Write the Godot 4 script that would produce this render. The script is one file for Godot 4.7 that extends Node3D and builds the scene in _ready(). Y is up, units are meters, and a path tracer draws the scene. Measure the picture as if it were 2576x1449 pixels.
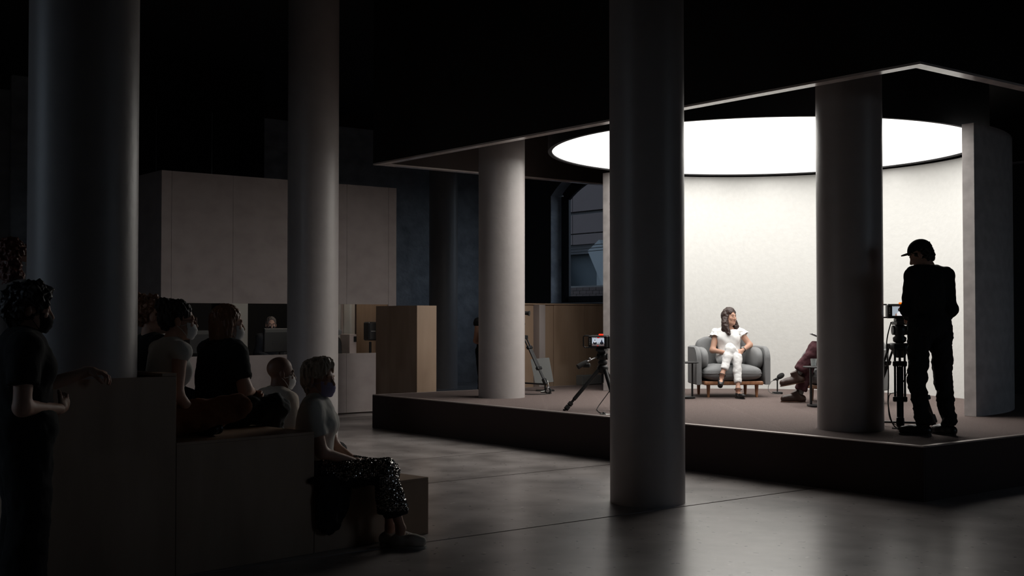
extends Node3D

# Units are metres. World x to the right, y up, the camera looks along -z; "depth" d means -z.
# The stage, its canopy, the hall and the control booth share one turned frame: s runs along the stage's front edge, t goes back from it.

const TURN := -0.9023
const STAGE_CORNER := Vector3(-1.891, 0.0, -16.5)
const STAGE_H := 0.45
const HALL_H := 5.85
const RIM_H := 3.565

var mats := {}
var names := {}
var shared := {}


# ---------------------------------------------------------------- mesh building

class Geo:
	var v := PackedVector3Array()
	var n := PackedVector3Array()
	var uv := PackedVector2Array()
	var i := PackedInt32Array()

	# polygon whose corners run anticlockwise seen from outside, flat shaded
	func face(p: Array) -> void:
		var at := v.size()
		var nn: Vector3 = Vector3.ZERO
		for k in range(1, p.size() - 1):
			nn += (p[k] - p[0]).cross(p[k + 1] - p[0])
		nn = nn.normalized()
		for q in p:
			v.append(q)
			n.append(nn)
		for k in range(1, p.size() - 1):
			i.append_array([at, at + k + 1, at + k])

	# grid of points, rows x cols, smooth shaded
	func sheet(rows: Array, wrap := false) -> void:
		var at := v.size()
		var m: int = rows[0].size()
		for r in rows:
			for q in r:
				v.append(q)
				n.append(Vector3.ZERO)
		var cols := m if wrap else m - 1
		for r in rows.size() - 1:
			for c in cols:
				var a := at + r * m + c
				var b := at + r * m + (c + 1) % m
				quad(a, b, b + m, a + m)

	func quad(a: int, b: int, c: int, d: int) -> void:
		i.append_array([a, c, b, a, d, c])
		var nn := (v[c] - v[a]).cross(v[d] - v[b])
		for k in [a, b, c, d]:
			n[k] += nn

	func box(c: Vector3, s: Vector3, ch := 0.0, b := Basis()) -> Geo:
		var h := s / 2.0
		ch = minf(ch, minf(h.x, minf(h.y, h.z)) * 0.9)
		if ch <= 0.0:
			var q := []
			for k in 8:
				q.append(c + b * Vector3(h.x if k & 1 else -h.x, h.y if k & 2 else -h.y, h.z if k & 4 else -h.z))
			for f in [[0, 2, 3, 1], [4, 5, 7, 6], [0, 4, 6, 2], [1, 3, 7, 5], [0, 1, 5, 4], [2, 6, 7, 3]]:
				face([q[f[0]], q[f[1]], q[f[2]], q[f[3]]])
			return self
		var corner := func(k: int, ax: int) -> Vector3:
			var sg := Vector3(1 if k & 1 else -1, 1 if k & 2 else -1, 1 if k & 4 else -1)
			var e := h - Vector3(ch, ch, ch)
			e[ax] = h[ax]
			return c + b * (sg * e)
		var fs := [[0, 2, 3, 1], [4, 5, 7, 6], [0, 4, 6, 2], [1, 3, 7, 5], [0, 1, 5, 4], [2, 6, 7, 3]]
		var axs := [2, 2, 0, 0, 1, 1]
		for f in 6:
			face(fs[f].map(func(k): return corner.call(k, axs[f])))
		for ax in 3:
			var o1 := (ax + 1) % 3
			var o2 := (ax + 2) % 3
			for e in 4:
				var k0 := (1 << o1 if e & 1 else 0) | (1 << o2 if e & 2 else 0)
				var k1 := k0 | (1 << ax)
				var p := [corner.call(k0, o1), corner.call(k0, o2), corner.call(k1, o2), corner.call(k1, o1)]
				out(p, c)
		for k in 8:
			out([corner.call(k, 0), corner.call(k, 1), corner.call(k, 2)], c)
		return self

	# face turned so that it looks away from a point inside
	func out(p: Array, inside: Vector3) -> void:
		var nn: Vector3 = (p[1] - p[0]).cross(p[2] - p[0])
		if nn.dot(p[0] - inside) < 0.0:
			p.reverse()
		face(p)

	func tube(path: Array, r, seg := 10, closed := false) -> Geo:
		var rows := []
		var side := Vector3.ZERO
		var cnt := path.size()
		for k in cnt:
			var d: Vector3 = path[mini(k + 1, cnt - 1)] - path[maxi(k - 1, 0)]
			if closed:
				d = path[(k + 1) % cnt] - path[(k - 1 + cnt) % cnt]
			d = d.normalized()
			if side == Vector3.ZERO:
				side = d.cross(Vector3.UP if absf(d.y) < 0.9 else Vector3.RIGHT).normalized()
			else:
				side = (side - d * side.dot(d)).normalized()
			var up := side.cross(d)
			var rr: float = r[k] if r is Array else r
			var row := []
			for a in seg:
				var t := TAU * a / seg
				row.append(path[k] + (side * cos(t) + up * sin(t)) * rr)
			rows.append(row)
		if closed:
			rows.append(rows[0])
		sheet(rows, true)
		if not closed:
			var first: Array = rows[0].duplicate()
			out(first, path[0] + (path[1] - path[0]) * 0.5)
			out(rows[-1].duplicate(), path[-1] + (path[-2] - path[-1]) * 0.5)
		return self

	# profile of (radius, height) pairs from bottom to top turned round y
	func lathe(prof: Array, seg := 24, xf := Transform3D()) -> Geo:
		for k in prof.size() - 1:
			var rows := []
			for p in [prof[k], prof[k + 1]]:
				var row := []
				for a in seg:
					var t := TAU * a / seg
					row.append(xf * Vector3(cos(t) * p.x, p.y, -sin(t) * p.x))
				rows.append(row)
			if prof[k].x < 1e-5:
				var fan := v.size()
				sheet(rows, true)
			elif prof[k + 1].x < 1e-5:
				sheet(rows, true)
			else:
				sheet(rows, true)
		return self

	# smooth body of revolution
	func spin(prof: Array, seg := 24, xf := Transform3D()) -> Geo:
		var rows := []
		for p in prof:
			var row := []
			for a in seg:
				var t := TAU * a / seg
				row.append(xf * Vector3(cos(t) * p.x, p.y, -sin(t) * p.x))
			rows.append(row)
		sheet(rows, true)
		return self

	func ball(c: Vector3, r: Vector3, seg := 14, b := Basis()) -> Geo:
		var prof := []
		var half := maxi(seg / 2, 4)
		for k in half + 1:
			var a := PI * k / half - PI / 2.0
			prof.append(Vector2(maxf(cos(a), 1e-4), sin(a)))
		return spin(prof, seg, Transform3D(b * Basis.from_scale(r), c))

	# outline in the local xy plane (anticlockwise) given a thickness along local z
	func prism(poly: PackedVector2Array, depth: float, xf := Transform3D(), smooth := false) -> Geo:
		if Geometry2D.is_polygon_clockwise(poly):
			poly.reverse()
		var t := Geometry2D.triangulate_polygon(poly)
		for side in 2:
			var z: float = depth / 2.0 if side == 0 else -depth / 2.0
			for k in range(0, t.size(), 3):
				var a := poly[t[k]]
				var b := poly[t[k + 1]]
				var c := poly[t[k + 2]]
				if (b - a).cross(c - a) < 0.0:
					var w := b
					b = c
					c = w
				var p := [xf * Vector3(a.x, a.y, z), xf * Vector3(b.x, b.y, z), xf * Vector3(c.x, c.y, z)]
				if side == 1:
					p.reverse()
				face(p)
		var rows := [[], []]
		for k in poly.size():
			var a := poly[k]
			var b := poly[(k + 1) % poly.size()]
			rows[0].append(xf * Vector3(a.x, a.y, depth / 2.0))
			rows[1].append(xf * Vector3(a.x, a.y, -depth / 2.0))
			if not smooth:
				face([xf * Vector3(a.x, a.y, depth / 2.0), xf * Vector3(a.x, a.y, -depth / 2.0), xf * Vector3(b.x, b.y, -depth / 2.0), xf * Vector3(b.x, b.y, depth / 2.0)])
		if smooth:
			sheet([rows[1], rows[0]], true)
		return self

	func add(g: Geo, xf := Transform3D()) -> Geo:
		var at := v.size()
		var flip := xf.basis.determinant() < 0.0
		var nb := xf.basis.inverse().transposed()
		for k in g.v.size():
			v.append(xf * g.v[k])
			n.append((nb * g.n[k]).normalized())
		for k in range(0, g.i.size(), 3):
			if flip:
				i.append_array([at + g.i[k], at + g.i[k + 2], at + g.i[k + 1]])
			else:
				i.append_array([at + g.i[k], at + g.i[k + 1], at + g.i[k + 2]])
		return self

	# shift every point along its normal by noise
	func ruffle(amp: float, freq: float, sd := 1, stretch := Vector3.ONE, bias := 0.0) -> Geo:
		var f := FastNoiseLite.new()
		f.seed = sd
		f.frequency = freq
		f.fractal_octaves = 3
		for k in v.size():
			v[k] += n[k].normalized() * amp * (f.get_noise_3dv(v[k] * stretch) + bias)
		return renormal()

	func renormal() -> Geo:
		n.fill(Vector3.ZERO)
		for k in range(0, i.size(), 3):
			var a := i[k]
			var b := i[k + 1]
			var c := i[k + 2]
			var nn := (v[c] - v[a]).cross(v[b] - v[a])
			n[a] += nn
			n[b] += nn
			n[c] += nn
		return self

	func mesh() -> ArrayMesh:
		var nn := PackedVector3Array()
		nn.resize(n.size())
		for k in n.size():
			nn[k] = n[k].normalized() if n[k].length_squared() > 1e-20 else Vector3.UP
		var a := []
		a.resize(Mesh.ARRAY_MAX)
		a[Mesh.ARRAY_VERTEX] = v
		a[Mesh.ARRAY_NORMAL] = nn
		if uv.size() == v.size():
			a[Mesh.ARRAY_TEX_UV] = uv
		a[Mesh.ARRAY_INDEX] = i
		var m := ArrayMesh.new()
		m.add_surface_from_arrays(Mesh.PRIMITIVE_TRIANGLES, a)
		return m


# Distance field of tapered capsules and ellipsoids, joined smoothly and meshed as surface nets.
class Blob:
	var prims := []

	func cap(a: Vector3, b: Vector3, ra: float, rb: float, k := 0.02, flat := false) -> Blob:
		prims.append([0, a, b, ra, rb, k, flat])
		return self

	func ell(c: Vector3, r: Vector3, b := Basis(), k := 0.02) -> Blob:
		prims.append([1, c, r, b.orthonormalized().transposed(), 0.0, k, false, b.orthonormalized()])
		return self

	func cut(c: Vector3, r: Vector3, b := Basis(), k := 0.01) -> Blob:
		prims.append([2, c, r, b.orthonormalized().transposed(), 0.0, k, false, b.orthonormalized()])
		return self

	func below(p: Vector3, dir: Vector3) -> Blob:   # keeps what lies on the far side of the plane from dir
		prims.append([3, p, dir.normalized()])
		return self

	func build(cell: float) -> Geo:
		var lo := Vector3(1e9, 1e9, 1e9)
		var hi := -lo
		var boxes := []
		for p in prims:
			var l := Vector3.ZERO
			var h := Vector3.ZERO
			if p[0] == 0:
				var ra := Vector3.ONE * float(p[3])
				var rb := Vector3.ONE * float(p[4])
				l = (p[1] - ra).min(p[2] - rb)
				h = (p[1] + ra).max(p[2] + rb)
			elif p[0] == 3:
				boxes.append(null)
				continue
			else:
				var bb: Basis = p[7]
				var r: Vector3 = p[2]
				var e := (bb.x * r.x).abs() + (bb.y * r.y).abs() + (bb.z * r.z).abs()
				l = p[1] - e
				h = p[1] + e
			boxes.append([l, h])
			if p[0] != 2:
				lo = lo.min(l)
				hi = hi.max(h)
		var pad := Vector3.ONE * cell * 3.0
		lo -= pad
		hi += pad
		var nx := int((hi.x - lo.x) / cell) + 2
		var ny := int((hi.y - lo.y) / cell) + 2
		var nz := int((hi.z - lo.z) / cell) + 2
		var nxy := nx * ny
		var f := PackedFloat32Array()
		f.resize(nxy * nz)
		f.fill(1.0)
		for pi in prims.size():
			var p: Array = prims[pi]
			var l := lo
			var h := hi
			if boxes[pi] != null:
				var m: float = float(p[5]) + cell * 2.0
				l = (boxes[pi][0] - Vector3.ONE * m).max(lo)
				h = (boxes[pi][1] + Vector3.ONE * m).min(hi)
			var x0 := int((l.x - lo.x) / cell)
			var y0 := int((l.y - lo.y) / cell)
			var z0 := int((l.z - lo.z) / cell)
			var x1 := mini(int((h.x - lo.x) / cell) + 1, nx - 1)
			var y1 := mini(int((h.y - lo.y) / cell) + 1, ny - 1)
			var z1 := mini(int((h.z - lo.z) / cell) + 1, nz - 1)
			var kind: int = p[0]
			var a: Vector3 = p[1]
			if kind == 0:
				var b: Vector3 = p[2]
				var ra: float = p[3]
				var dr: float = float(p[4]) - ra
				var k: float = p[5]
				var flat: bool = p[6]
				var ab := b - a
				var len2 := maxf(ab.length_squared(), 1e-9)
				var un := ab / sqrt(len2)
				for z in range(z0, z1 + 1):
					for y in range(y0, y1 + 1):
						var at := z * nxy + y * nx + x0
						var q := Vector3(lo.x + x0 * cell, lo.y + y * cell, lo.z + z * cell) - a
						for x in range(x0, x1 + 1):
							var t := clampf(q.dot(ab) / len2, 0.0, 1.0)
							var d := (q - ab * t).length() - ra - dr * t
							if flat:
								d = maxf(d, (q - ab).dot(un))
							var o := f[at]
							var g := k - absf(o - d)
							f[at] = (minf(o, d) - g * g * 0.25 / k) if g > 0.0 else minf(o, d)
							at += 1
							q.x += cell
			elif kind == 3:
				var dir: Vector3 = p[2]
				for z in nz:
					for y in ny:
						var at := z * nxy + y * nx
						var d := (Vector3(lo.x, lo.y + y * cell, lo.z + z * cell) - a).dot(dir)
						var step := cell * dir.x
						for x in nx:
							if d > f[at]:
								f[at] = d
							at += 1
							d += step
			else:
				var r: Vector3 = p[2]
				var inv: Basis = p[3]
				var k: float = p[5]
				var ir := Vector3.ONE / r
				var cx := inv * Vector3(cell, 0, 0)
				for z in range(z0, z1 + 1):
					for y in range(y0, y1 + 1):
						var at := z * nxy + y * nx + x0
						var q := inv * (Vector3(lo.x + x0 * cell, lo.y + y * cell, lo.z + z * cell) - a)
						for x in range(x0, x1 + 1):
							var e := q * ir
							var k0 := e.length()
							var k1 := (e * ir).length()
							var d := k0 * (k0 - 1.0) / k1 if k1 > 1e-6 else -r.x
							var o := f[at]
							if kind == 2:
								f[at] = maxf(o, -d)
							else:
								var g := k - absf(o - d)
								f[at] = (minf(o, d) - g * g * 0.25 / k) if g > 0.0 else minf(o, d)
							at += 1
							q += cx
		var out := Geo.new()
		var ids := {}
		var offs := [0, 1, nx, nx + 1, nxy, nxy + 1, nxy + nx, nxy + nx + 1]
		var o1: int = 1
		var o2: int = nx
		var o4: int = nxy
		var far := cell * 3.0
		for z in nz - 1:
			for y in ny - 1:
				var at := z * nxy + y * nx - 1
				for x in nx - 1:
					at += 1
					var f0 := f[at]
					if f0 > far or f0 < -far:
						continue
					var f1 := f[at + o1]
					var f2 := f[at + o2]
					var f3 := f[at + o2 + 1]
					var f4 := f[at + o4]
					var f5 := f[at + o4 + 1]
					var f6 := f[at + o4 + o2]
					var f7 := f[at + o4 + o2 + 1]
					var s := int(f0 < 0.0) + int(f1 < 0.0) + int(f2 < 0.0) + int(f3 < 0.0) + int(f4 < 0.0) + int(f5 < 0.0) + int(f6 < 0.0) + int(f7 < 0.0)
					if s == 0 or s == 8:
						continue
					var sum := Vector3.ZERO
					var cnt := 0
					if (f0 < 0.0) != (f1 < 0.0): sum += Vector3(f0 / (f0 - f1), 0, 0); cnt += 1
					if (f2 < 0.0) != (f3 < 0.0): sum += Vector3(f2 / (f2 - f3), 1, 0); cnt += 1
					if (f4 < 0.0) != (f5 < 0.0): sum += Vector3(f4 / (f4 - f5), 0, 1); cnt += 1
					if (f6 < 0.0) != (f7 < 0.0): sum += Vector3(f6 / (f6 - f7), 1, 1); cnt += 1
					if (f0 < 0.0) != (f2 < 0.0): sum += Vector3(0, f0 / (f0 - f2), 0); cnt += 1
					if (f1 < 0.0) != (f3 < 0.0): sum += Vector3(1, f1 / (f1 - f3), 0); cnt += 1
					if (f4 < 0.0) != (f6 < 0.0): sum += Vector3(0, f4 / (f4 - f6), 1); cnt += 1
					if (f5 < 0.0) != (f7 < 0.0): sum += Vector3(1, f5 / (f5 - f7), 1); cnt += 1
					if (f0 < 0.0) != (f4 < 0.0): sum += Vector3(0, 0, f0 / (f0 - f4)); cnt += 1
					if (f1 < 0.0) != (f5 < 0.0): sum += Vector3(1, 0, f1 / (f1 - f5)); cnt += 1
					if (f2 < 0.0) != (f6 < 0.0): sum += Vector3(0, 1, f2 / (f2 - f6)); cnt += 1
					if (f3 < 0.0) != (f7 < 0.0): sum += Vector3(1, 1, f3 / (f3 - f7)); cnt += 1
					ids[at] = out.v.size()
					out.v.append(lo + (Vector3(x, y, z) + sum / cnt) * cell)
					out.n.append(Vector3.ZERO)
		for at in ids:
			var neg: bool = f[at] < 0.0
			# edge along x, y, z from this cell's low corner, shared by four cells
			if (f[at + o1] < 0.0) != neg:
				_net(out, ids, at, at - o2, at - o2 - o4, at - o4, neg)
			if (f[at + o2] < 0.0) != neg:
				_net(out, ids, at, at - o4, at - o4 - o1, at - o1, neg)
			if (f[at + o4] < 0.0) != neg:
				_net(out, ids, at, at - o1, at - o1 - o2, at - o2, neg)
		return out

	func _net(g: Geo, ids: Dictionary, a: int, b: int, c: int, d: int, neg: bool) -> void:
		if not (ids.has(b) and ids.has(c) and ids.has(d)):
			return
		if neg:
			g.quad(ids[a], ids[b], ids[c], ids[d])
		else:
			g.quad(ids[a], ids[d], ids[c], ids[b])


# ---------------------------------------------------------------- naming and placing

func numbered(called: String) -> String:
	var k: int = names.get(called, 0)
	names[called] = k + 1
	return called if k == 0 else "%s_%03d" % [called, k]

func thing(called: String, label: String, category: String, at := Vector3.ZERO, turn := 0.0, group := "") -> Node3D:
	var o := Node3D.new()
	o.name = numbered(called)
	add_child(o)
	o.position = at
	o.rotation.y = turn
	tag(o, label, category, group)
	return o

func tag(o: Node3D, label: String, category: String, group := "") -> Node3D:
	o.set_meta("label", label)
	o.set_meta("category", category)
	if group:
		o.set_meta("group", group)
	return o

func part(parent: Node, called: String, g: Geo, m: Material, at := Vector3.ZERO, b := Basis()) -> MeshInstance3D:
	var o := MeshInstance3D.new()
	o.name = called
	o.mesh = g.mesh()
	o.material_override = m
	o.transform = Transform3D(b, at)
	parent.add_child(o, true)
	return o

func single(called: String, g: Geo, m: Material, label: String, category: String, at := Vector3.ZERO, turn := 0.0, group := "") -> MeshInstance3D:
	var o := part(self, numbered(called), g, m, at, Basis(Vector3.UP, turn))
	tag(o, label, category, group)
	return o

func setting(called: String, g: Geo, m: Material, at := Vector3.ZERO, turn := 0.0) -> MeshInstance3D:
	var o := part(self, numbered(called), g, m, at, Basis(Vector3.UP, turn))
	o.set_meta("kind", "structure")
	return o

func setting_root(called: String, at := Vector3.ZERO, turn := 0.0) -> Node3D:
	var o := Node3D.new()
	o.name = numbered(called)
	add_child(o)
	o.position = at
	o.rotation.y = turn
	o.set_meta("kind", "structure")
	return o

func ws(s: float, h: float, t: float) -> Vector3:   # stage frame to world
	return STAGE_CORNER + Basis(Vector3.UP, TURN) * Vector3(s, h, -t)

func wd(x: float, h: float, d: float) -> Vector3:
	return Vector3(x, h, -d)

# ---------------------------------------------------------------- materials

func lin(r: float, g: float, b: float) -> Color:
	return Color(r, g, b).linear_to_srgb()

func noise_tex(key: String, ramp: Array, freq: float, octaves := 4, size := 512, sd := 3, kind := FastNoiseLite.TYPE_SIMPLEX_SMOOTH, stretch := 1) -> ImageTexture:
	if shared.has(key):
		return shared[key]
	var f := FastNoiseLite.new()
	f.seed = sd
	f.noise_type = kind
	f.frequency = freq
	f.fractal_octaves = octaves
	var img := f.get_seamless_image(size, size / stretch)
	img.convert(Image.FORMAT_L8)
	if stretch > 1:
		img.resize(size, size, Image.INTERPOLATE_CUBIC)
	var data := img.get_data()
	var lut := []
	for k in 256:
		var t := k / 255.0
		var j := 0
		while j < ramp.size() - 2 and t > ramp[j + 1][0]:
			j += 1
		var w := clampf((t - ramp[j][0]) / (ramp[j + 1][0] - ramp[j][0]), 0.0, 1.0)
		var c: Color = ramp[j][1].lerp(ramp[j + 1][1], w)
		lut.append([c.r8, c.g8, c.b8])
	var res := PackedByteArray()
	res.resize(size * size * 3)
	for k in size * size:
		var c: Array = lut[data[k]]
		res[k * 3] = c[0]
		res[k * 3 + 1] = c[1]
		res[k * 3 + 2] = c[2]
	var o := Image.create_from_data(size, size, false, Image.FORMAT_RGB8, res)
	if key == "concrete":
		speckle(o, 420)
	shared[key] = ImageTexture.create_from_image(o)
	return shared[key]

# stamps small dark chips and pale flecks into a concrete texture
func speckle(img: Image, count: int) -> void:
	var rng := RandomNumberGenerator.new()
	rng.seed = 17
	var size := img.get_width()
	for k in count:
		var c := Vector2(rng.randf() * size, rng.randf() * size)
		var a := rng.randf() * TAU
		var ln := rng.randf_range(1.0, 6.0)
		var dark := rng.randf() < 0.75
		for q in int(ln) + 1:
			var p := c + Vector2(cos(a), sin(a)) * q
			for dx in 3:
				for dy in 3:
					img.set_pixel(posmod(int(p.x) + dx, size), posmod(int(p.y) + dy, size), lin(0.03, 0.027, 0.025) if dark else lin(0.62, 0.58, 0.55))

func bump_tex(key: String, freq: float, strength: float, octaves := 3, size := 256, sd := 5, stretch := 1) -> ImageTexture:
	if shared.has(key):
		return shared[key]
	var f := FastNoiseLite.new()
	f.seed = sd
	f.frequency = freq
	f.fractal_octaves = octaves
	var img := f.get_seamless_image(size, size / stretch)
	if stretch > 1:
		img.resize(size, size, Image.INTERPOLATE_CUBIC)
	img.convert(Image.FORMAT_RGBA8)
	img.bump_map_to_normal_map(strength)
	shared[key] = ImageTexture.create_from_image(img)
	return shared[key]

func mat(key: String, c: Color, rough := 0.8, metal := 0.0, tex: Texture2D = null, scale := 1.0, bump: Texture2D = null, bump_scale := 1.0) -> StandardMaterial3D:
	if mats.has(key):
		return mats[key]
	var m := StandardMaterial3D.new()
	m.resource_name = key
	m.albedo_color = c
	m.roughness = rough
	m.metallic = metal
	if tex:
		m.albedo_texture = tex
	if bump:
		m.normal_enabled = true
		m.normal_texture = bump
		m.normal_scale = bump_scale
	if tex or bump:
		m.uv1_triplanar = true
		m.uv1_world_triplanar = true
		m.uv1_scale = Vector3.ONE * scale
	mats[key] = m
	return m

func glow(key: String, c: Color, energy: float) -> StandardMaterial3D:
	if mats.has(key):
		return mats[key]
	var m := StandardMaterial3D.new()
	m.resource_name = key
	m.albedo_color = Color(0.02, 0.02, 0.02)
	m.emission_enabled = true
	m.emission = c
	m.emission_energy_multiplier = energy
	mats[key] = m
	return m

func make_materials() -> void:
	var w := Color.WHITE
	var conc := noise_tex("concrete", [[0.0, lin(0.20, 0.175, 0.168)], [0.35, lin(0.31, 0.276, 0.265)], [0.55, lin(0.38, 0.34, 0.327)], [1.0, lin(0.50, 0.455, 0.44)]], 0.006, 6, 1024, 11)
	var floor_m := mat("concrete", w, 0.36, 0.0, conc, 0.23, null, 0.0)
	floor_m.roughness = 0.29
	floor_m.metallic_specular = 0.95
	mat("joint", lin(0.03, 0.03, 0.028), 0.9)
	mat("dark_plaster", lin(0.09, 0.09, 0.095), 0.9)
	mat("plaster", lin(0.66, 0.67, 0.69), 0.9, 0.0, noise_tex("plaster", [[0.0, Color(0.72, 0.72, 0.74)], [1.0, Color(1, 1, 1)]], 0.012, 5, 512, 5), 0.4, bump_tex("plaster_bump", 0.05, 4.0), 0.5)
	mat("black_paint", lin(0.006, 0.006, 0.007), 0.9)
	mat("canopy_board", lin(0.010, 0.008, 0.008), 0.85)
	mat("canopy_inside", lin(0.045, 0.032, 0.028), 0.85)
	mat("drum_side", lin(0.012, 0.012, 0.016), 0.8)
	mat("pale_ply", w, 0.75, 0.0, noise_tex("pale_ply", [[0.0, lin(0.30, 0.26, 0.25)], [0.5, lin(0.44, 0.385, 0.37)], [1.0, lin(0.52, 0.46, 0.44)]], 0.02, 4, 256, 9, FastNoiseLite.TYPE_SIMPLEX_SMOOTH, 8), 0.8)
	mat("edging", w, 0.16, 0.0, noise_tex("edging", [[0.0, lin(0.52, 0.46, 0.44)], [1.0, lin(0.78, 0.70, 0.68)]], 0.02, 4, 256, 10, FastNoiseLite.TYPE_SIMPLEX_SMOOTH, 8), 0.8)
	mat("cyclorama", lin(0.67, 0.67, 0.655), 0.95, 0.0, noise_tex("cyc", [[0.0, Color(0.965, 0.965, 0.965)], [1.0, Color(1, 1, 1)]], 0.03, 4, 512, 15), 0.7, bump_tex("cyc_bump", 0.09, 3.0, 3, 256, 16), 0.06)
	mat("cyclorama_end", lin(0.76, 0.71, 0.70), 0.6, 0.0, noise_tex("cyc_end", [[0.0, Color(0.8, 0.8, 0.8)], [1.0, Color(1, 1, 1)]], 0.02, 5, 256, 25), 0.9)
	mat("carpet", w, 0.98, 0.0, noise_tex("carpet", [[0.0, lin(0.10, 0.072, 0.066)], [0.5, lin(0.155, 0.115, 0.105)], [1.0, lin(0.21, 0.16, 0.148)]], 0.16, 3, 512, 31), 1.4, bump_tex("carpet_bump", 0.3, 6.0, 2, 256, 32), 0.8)
	mat("stage_board", lin(0.030, 0.017, 0.015), 0.8)
	mat("stage_trim", lin(0.42, 0.36, 0.34), 0.38, 0.55)
	mat("column_paint", lin(0.42, 0.385, 0.375), 0.40, 0.0, noise_tex("column", [[0.0, Color(0.955, 0.955, 0.955)], [1.0, Color(1, 1, 1)]], 0.02, 4, 512, 41), 0.5, bump_tex("column_bump", 0.12, 2.0, 3, 256, 42), 0.06)
	mat("ply", w, 0.5, 0.0, noise_tex("ply", [[0.0, lin(0.29, 0.19, 0.125)], [0.5, lin(0.40, 0.275, 0.19)], [1.0, lin(0.47, 0.335, 0.24)]], 0.012, 5, 512, 51, FastNoiseLite.TYPE_SIMPLEX_SMOOTH, 8), 0.6)
	var bp := noise_tex("booth_ply", [[0.0, lin(0.36, 0.30, 0.285)], [0.5, lin(0.43, 0.365, 0.348)], [1.0, lin(0.48, 0.415, 0.40)]], 0.012, 5, 512, 55, FastNoiseLite.TYPE_SIMPLEX_SMOOTH, 1)
	mat("booth_ply", w, 0.7, 0.0, bp, 0.5)
	mat("black_metal", lin(0.012, 0.012, 0.013), 0.42, 0.3)
	mat("black_plastic", lin(0.014, 0.014, 0.015), 0.5)
	mat("black_rubber", lin(0.01, 0.01, 0.01), 0.85)
	mat("steel", lin(0.42, 0.42, 0.43), 0.32, 0.9)
	mat("silver", lin(0.5, 0.5, 0.48), 0.4, 0.5)
	mat("grey_cloth", w, 0.95, 0.0, noise_tex("grey_cloth", [[0.0, lin(0.15, 0.155, 0.16)], [1.0, lin(0.29, 0.295, 0.30)]], 0.25, 2, 256, 61), 3.0, bump_tex("cloth_bump", 0.4, 5.0, 2, 256, 62), 0.6)
	mat("chair_wood", w, 0.45, 0.0, noise_tex("chair_wood", [[0.0, lin(0.22, 0.095, 0.045)], [1.0, lin(0.42, 0.20, 0.10)]], 0.02, 4, 256, 65, FastNoiseLite.TYPE_SIMPLEX_SMOOTH, 8), 3.0)
	mat("grey_panel", lin(0.16, 0.165, 0.162), 0.7)
	mat("grey_box", lin(0.15, 0.15, 0.145), 0.8)
	mat("frame_dark", lin(0.018, 0.018, 0.024), 0.5)
	mat("facade", lin(0.105, 0.082, 0.080), 0.85)
	mat("facade_low", lin(0.060, 0.075, 0.085), 0.8)
	mat("facade_pale", lin(0.20, 0.22, 0.23), 0.8)
	mat("brick", lin(0.085, 0.060, 0.055), 0.9)
	mat("mortar", lin(0.16, 0.155, 0.15), 0.95)
	mat("white_wall", lin(0.52, 0.53, 0.52), 0.9)
	mat("lamp_off_white", lin(0.7, 0.7, 0.68), 0.6)
	mat("paper", lin(0.85, 0.85, 0.84), 0.8)
	var g := StandardMaterial3D.new()
	g.resource_name = "window_glass"
	g.albedo_color = Color(0.05, 0.06, 0.08, 0.10)
	g.transparency = BaseMaterial3D.TRANSPARENCY_ALPHA
	g.roughness = 0.05
	mats["window_glass"] = g
	var cg := StandardMaterial3D.new()
	cg.resource_name = "clear_glass"
	cg.albedo_color = Color(0.85, 0.9, 0.9, 0.08)
	cg.transparency = BaseMaterial3D.TRANSPARENCY_ALPHA
	cg.roughness = 0.03
	mats["clear_glass"] = cg

# ---------------------------------------------------------------- the place

func _ready() -> void:
	# camera, sky, lights, exposure
	var cam := Camera3D.new()
	cam.name = "camera"
	add_child(cam)
	cam.position = Vector3(0, 1.5, 0)
	cam.rotation.x = atan(72.5 / 3060.0)
	cam.fov = rad_to_deg(2.0 * atan(724.5 / 3060.0))
	cam.near = 0.05
	cam.far = 200.0
	cam.current = true
	var sky_m := ProceduralSkyMaterial.new()
	sky_m.sky_top_color = Color(0.53, 0.60, 0.68)
	sky_m.sky_horizon_color = Color(0.63, 0.68, 0.72)
	sky_m.ground_bottom_color = Color(0.10, 0.10, 0.11)
	sky_m.ground_horizon_color = Color(0.2, 0.21, 0.22)
	var sky := Sky.new()
	sky.sky_material = sky_m
	var env := Environment.new()
	env.background_mode = Environment.BG_SKY
	env.sky = sky
	env.background_energy_multiplier = 2.6
	env.tonemap_mode = Environment.TONE_MAPPER_LINEAR
	env.tonemap_exposure = 1.0
	env.sdfgi_enabled = true
	env.ssao_enabled = true
	env.ssil_enabled = true
	var we := WorldEnvironment.new()
	we.name = "environment"
	we.environment = env
	add_child(we)
	make_materials()
	build_hall()
	build_windows()
	build_stage()
	build_canopy()
	build_cyclorama()
	build_columns()
	build_booth()
	build_low_walls()
	build_benches()
	build_props()
	build_people()

const BACK_S := -8.64
const FRONT_S := 18.0
const LEFT_T := -12.0
const RIGHT_T := 9.26

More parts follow.
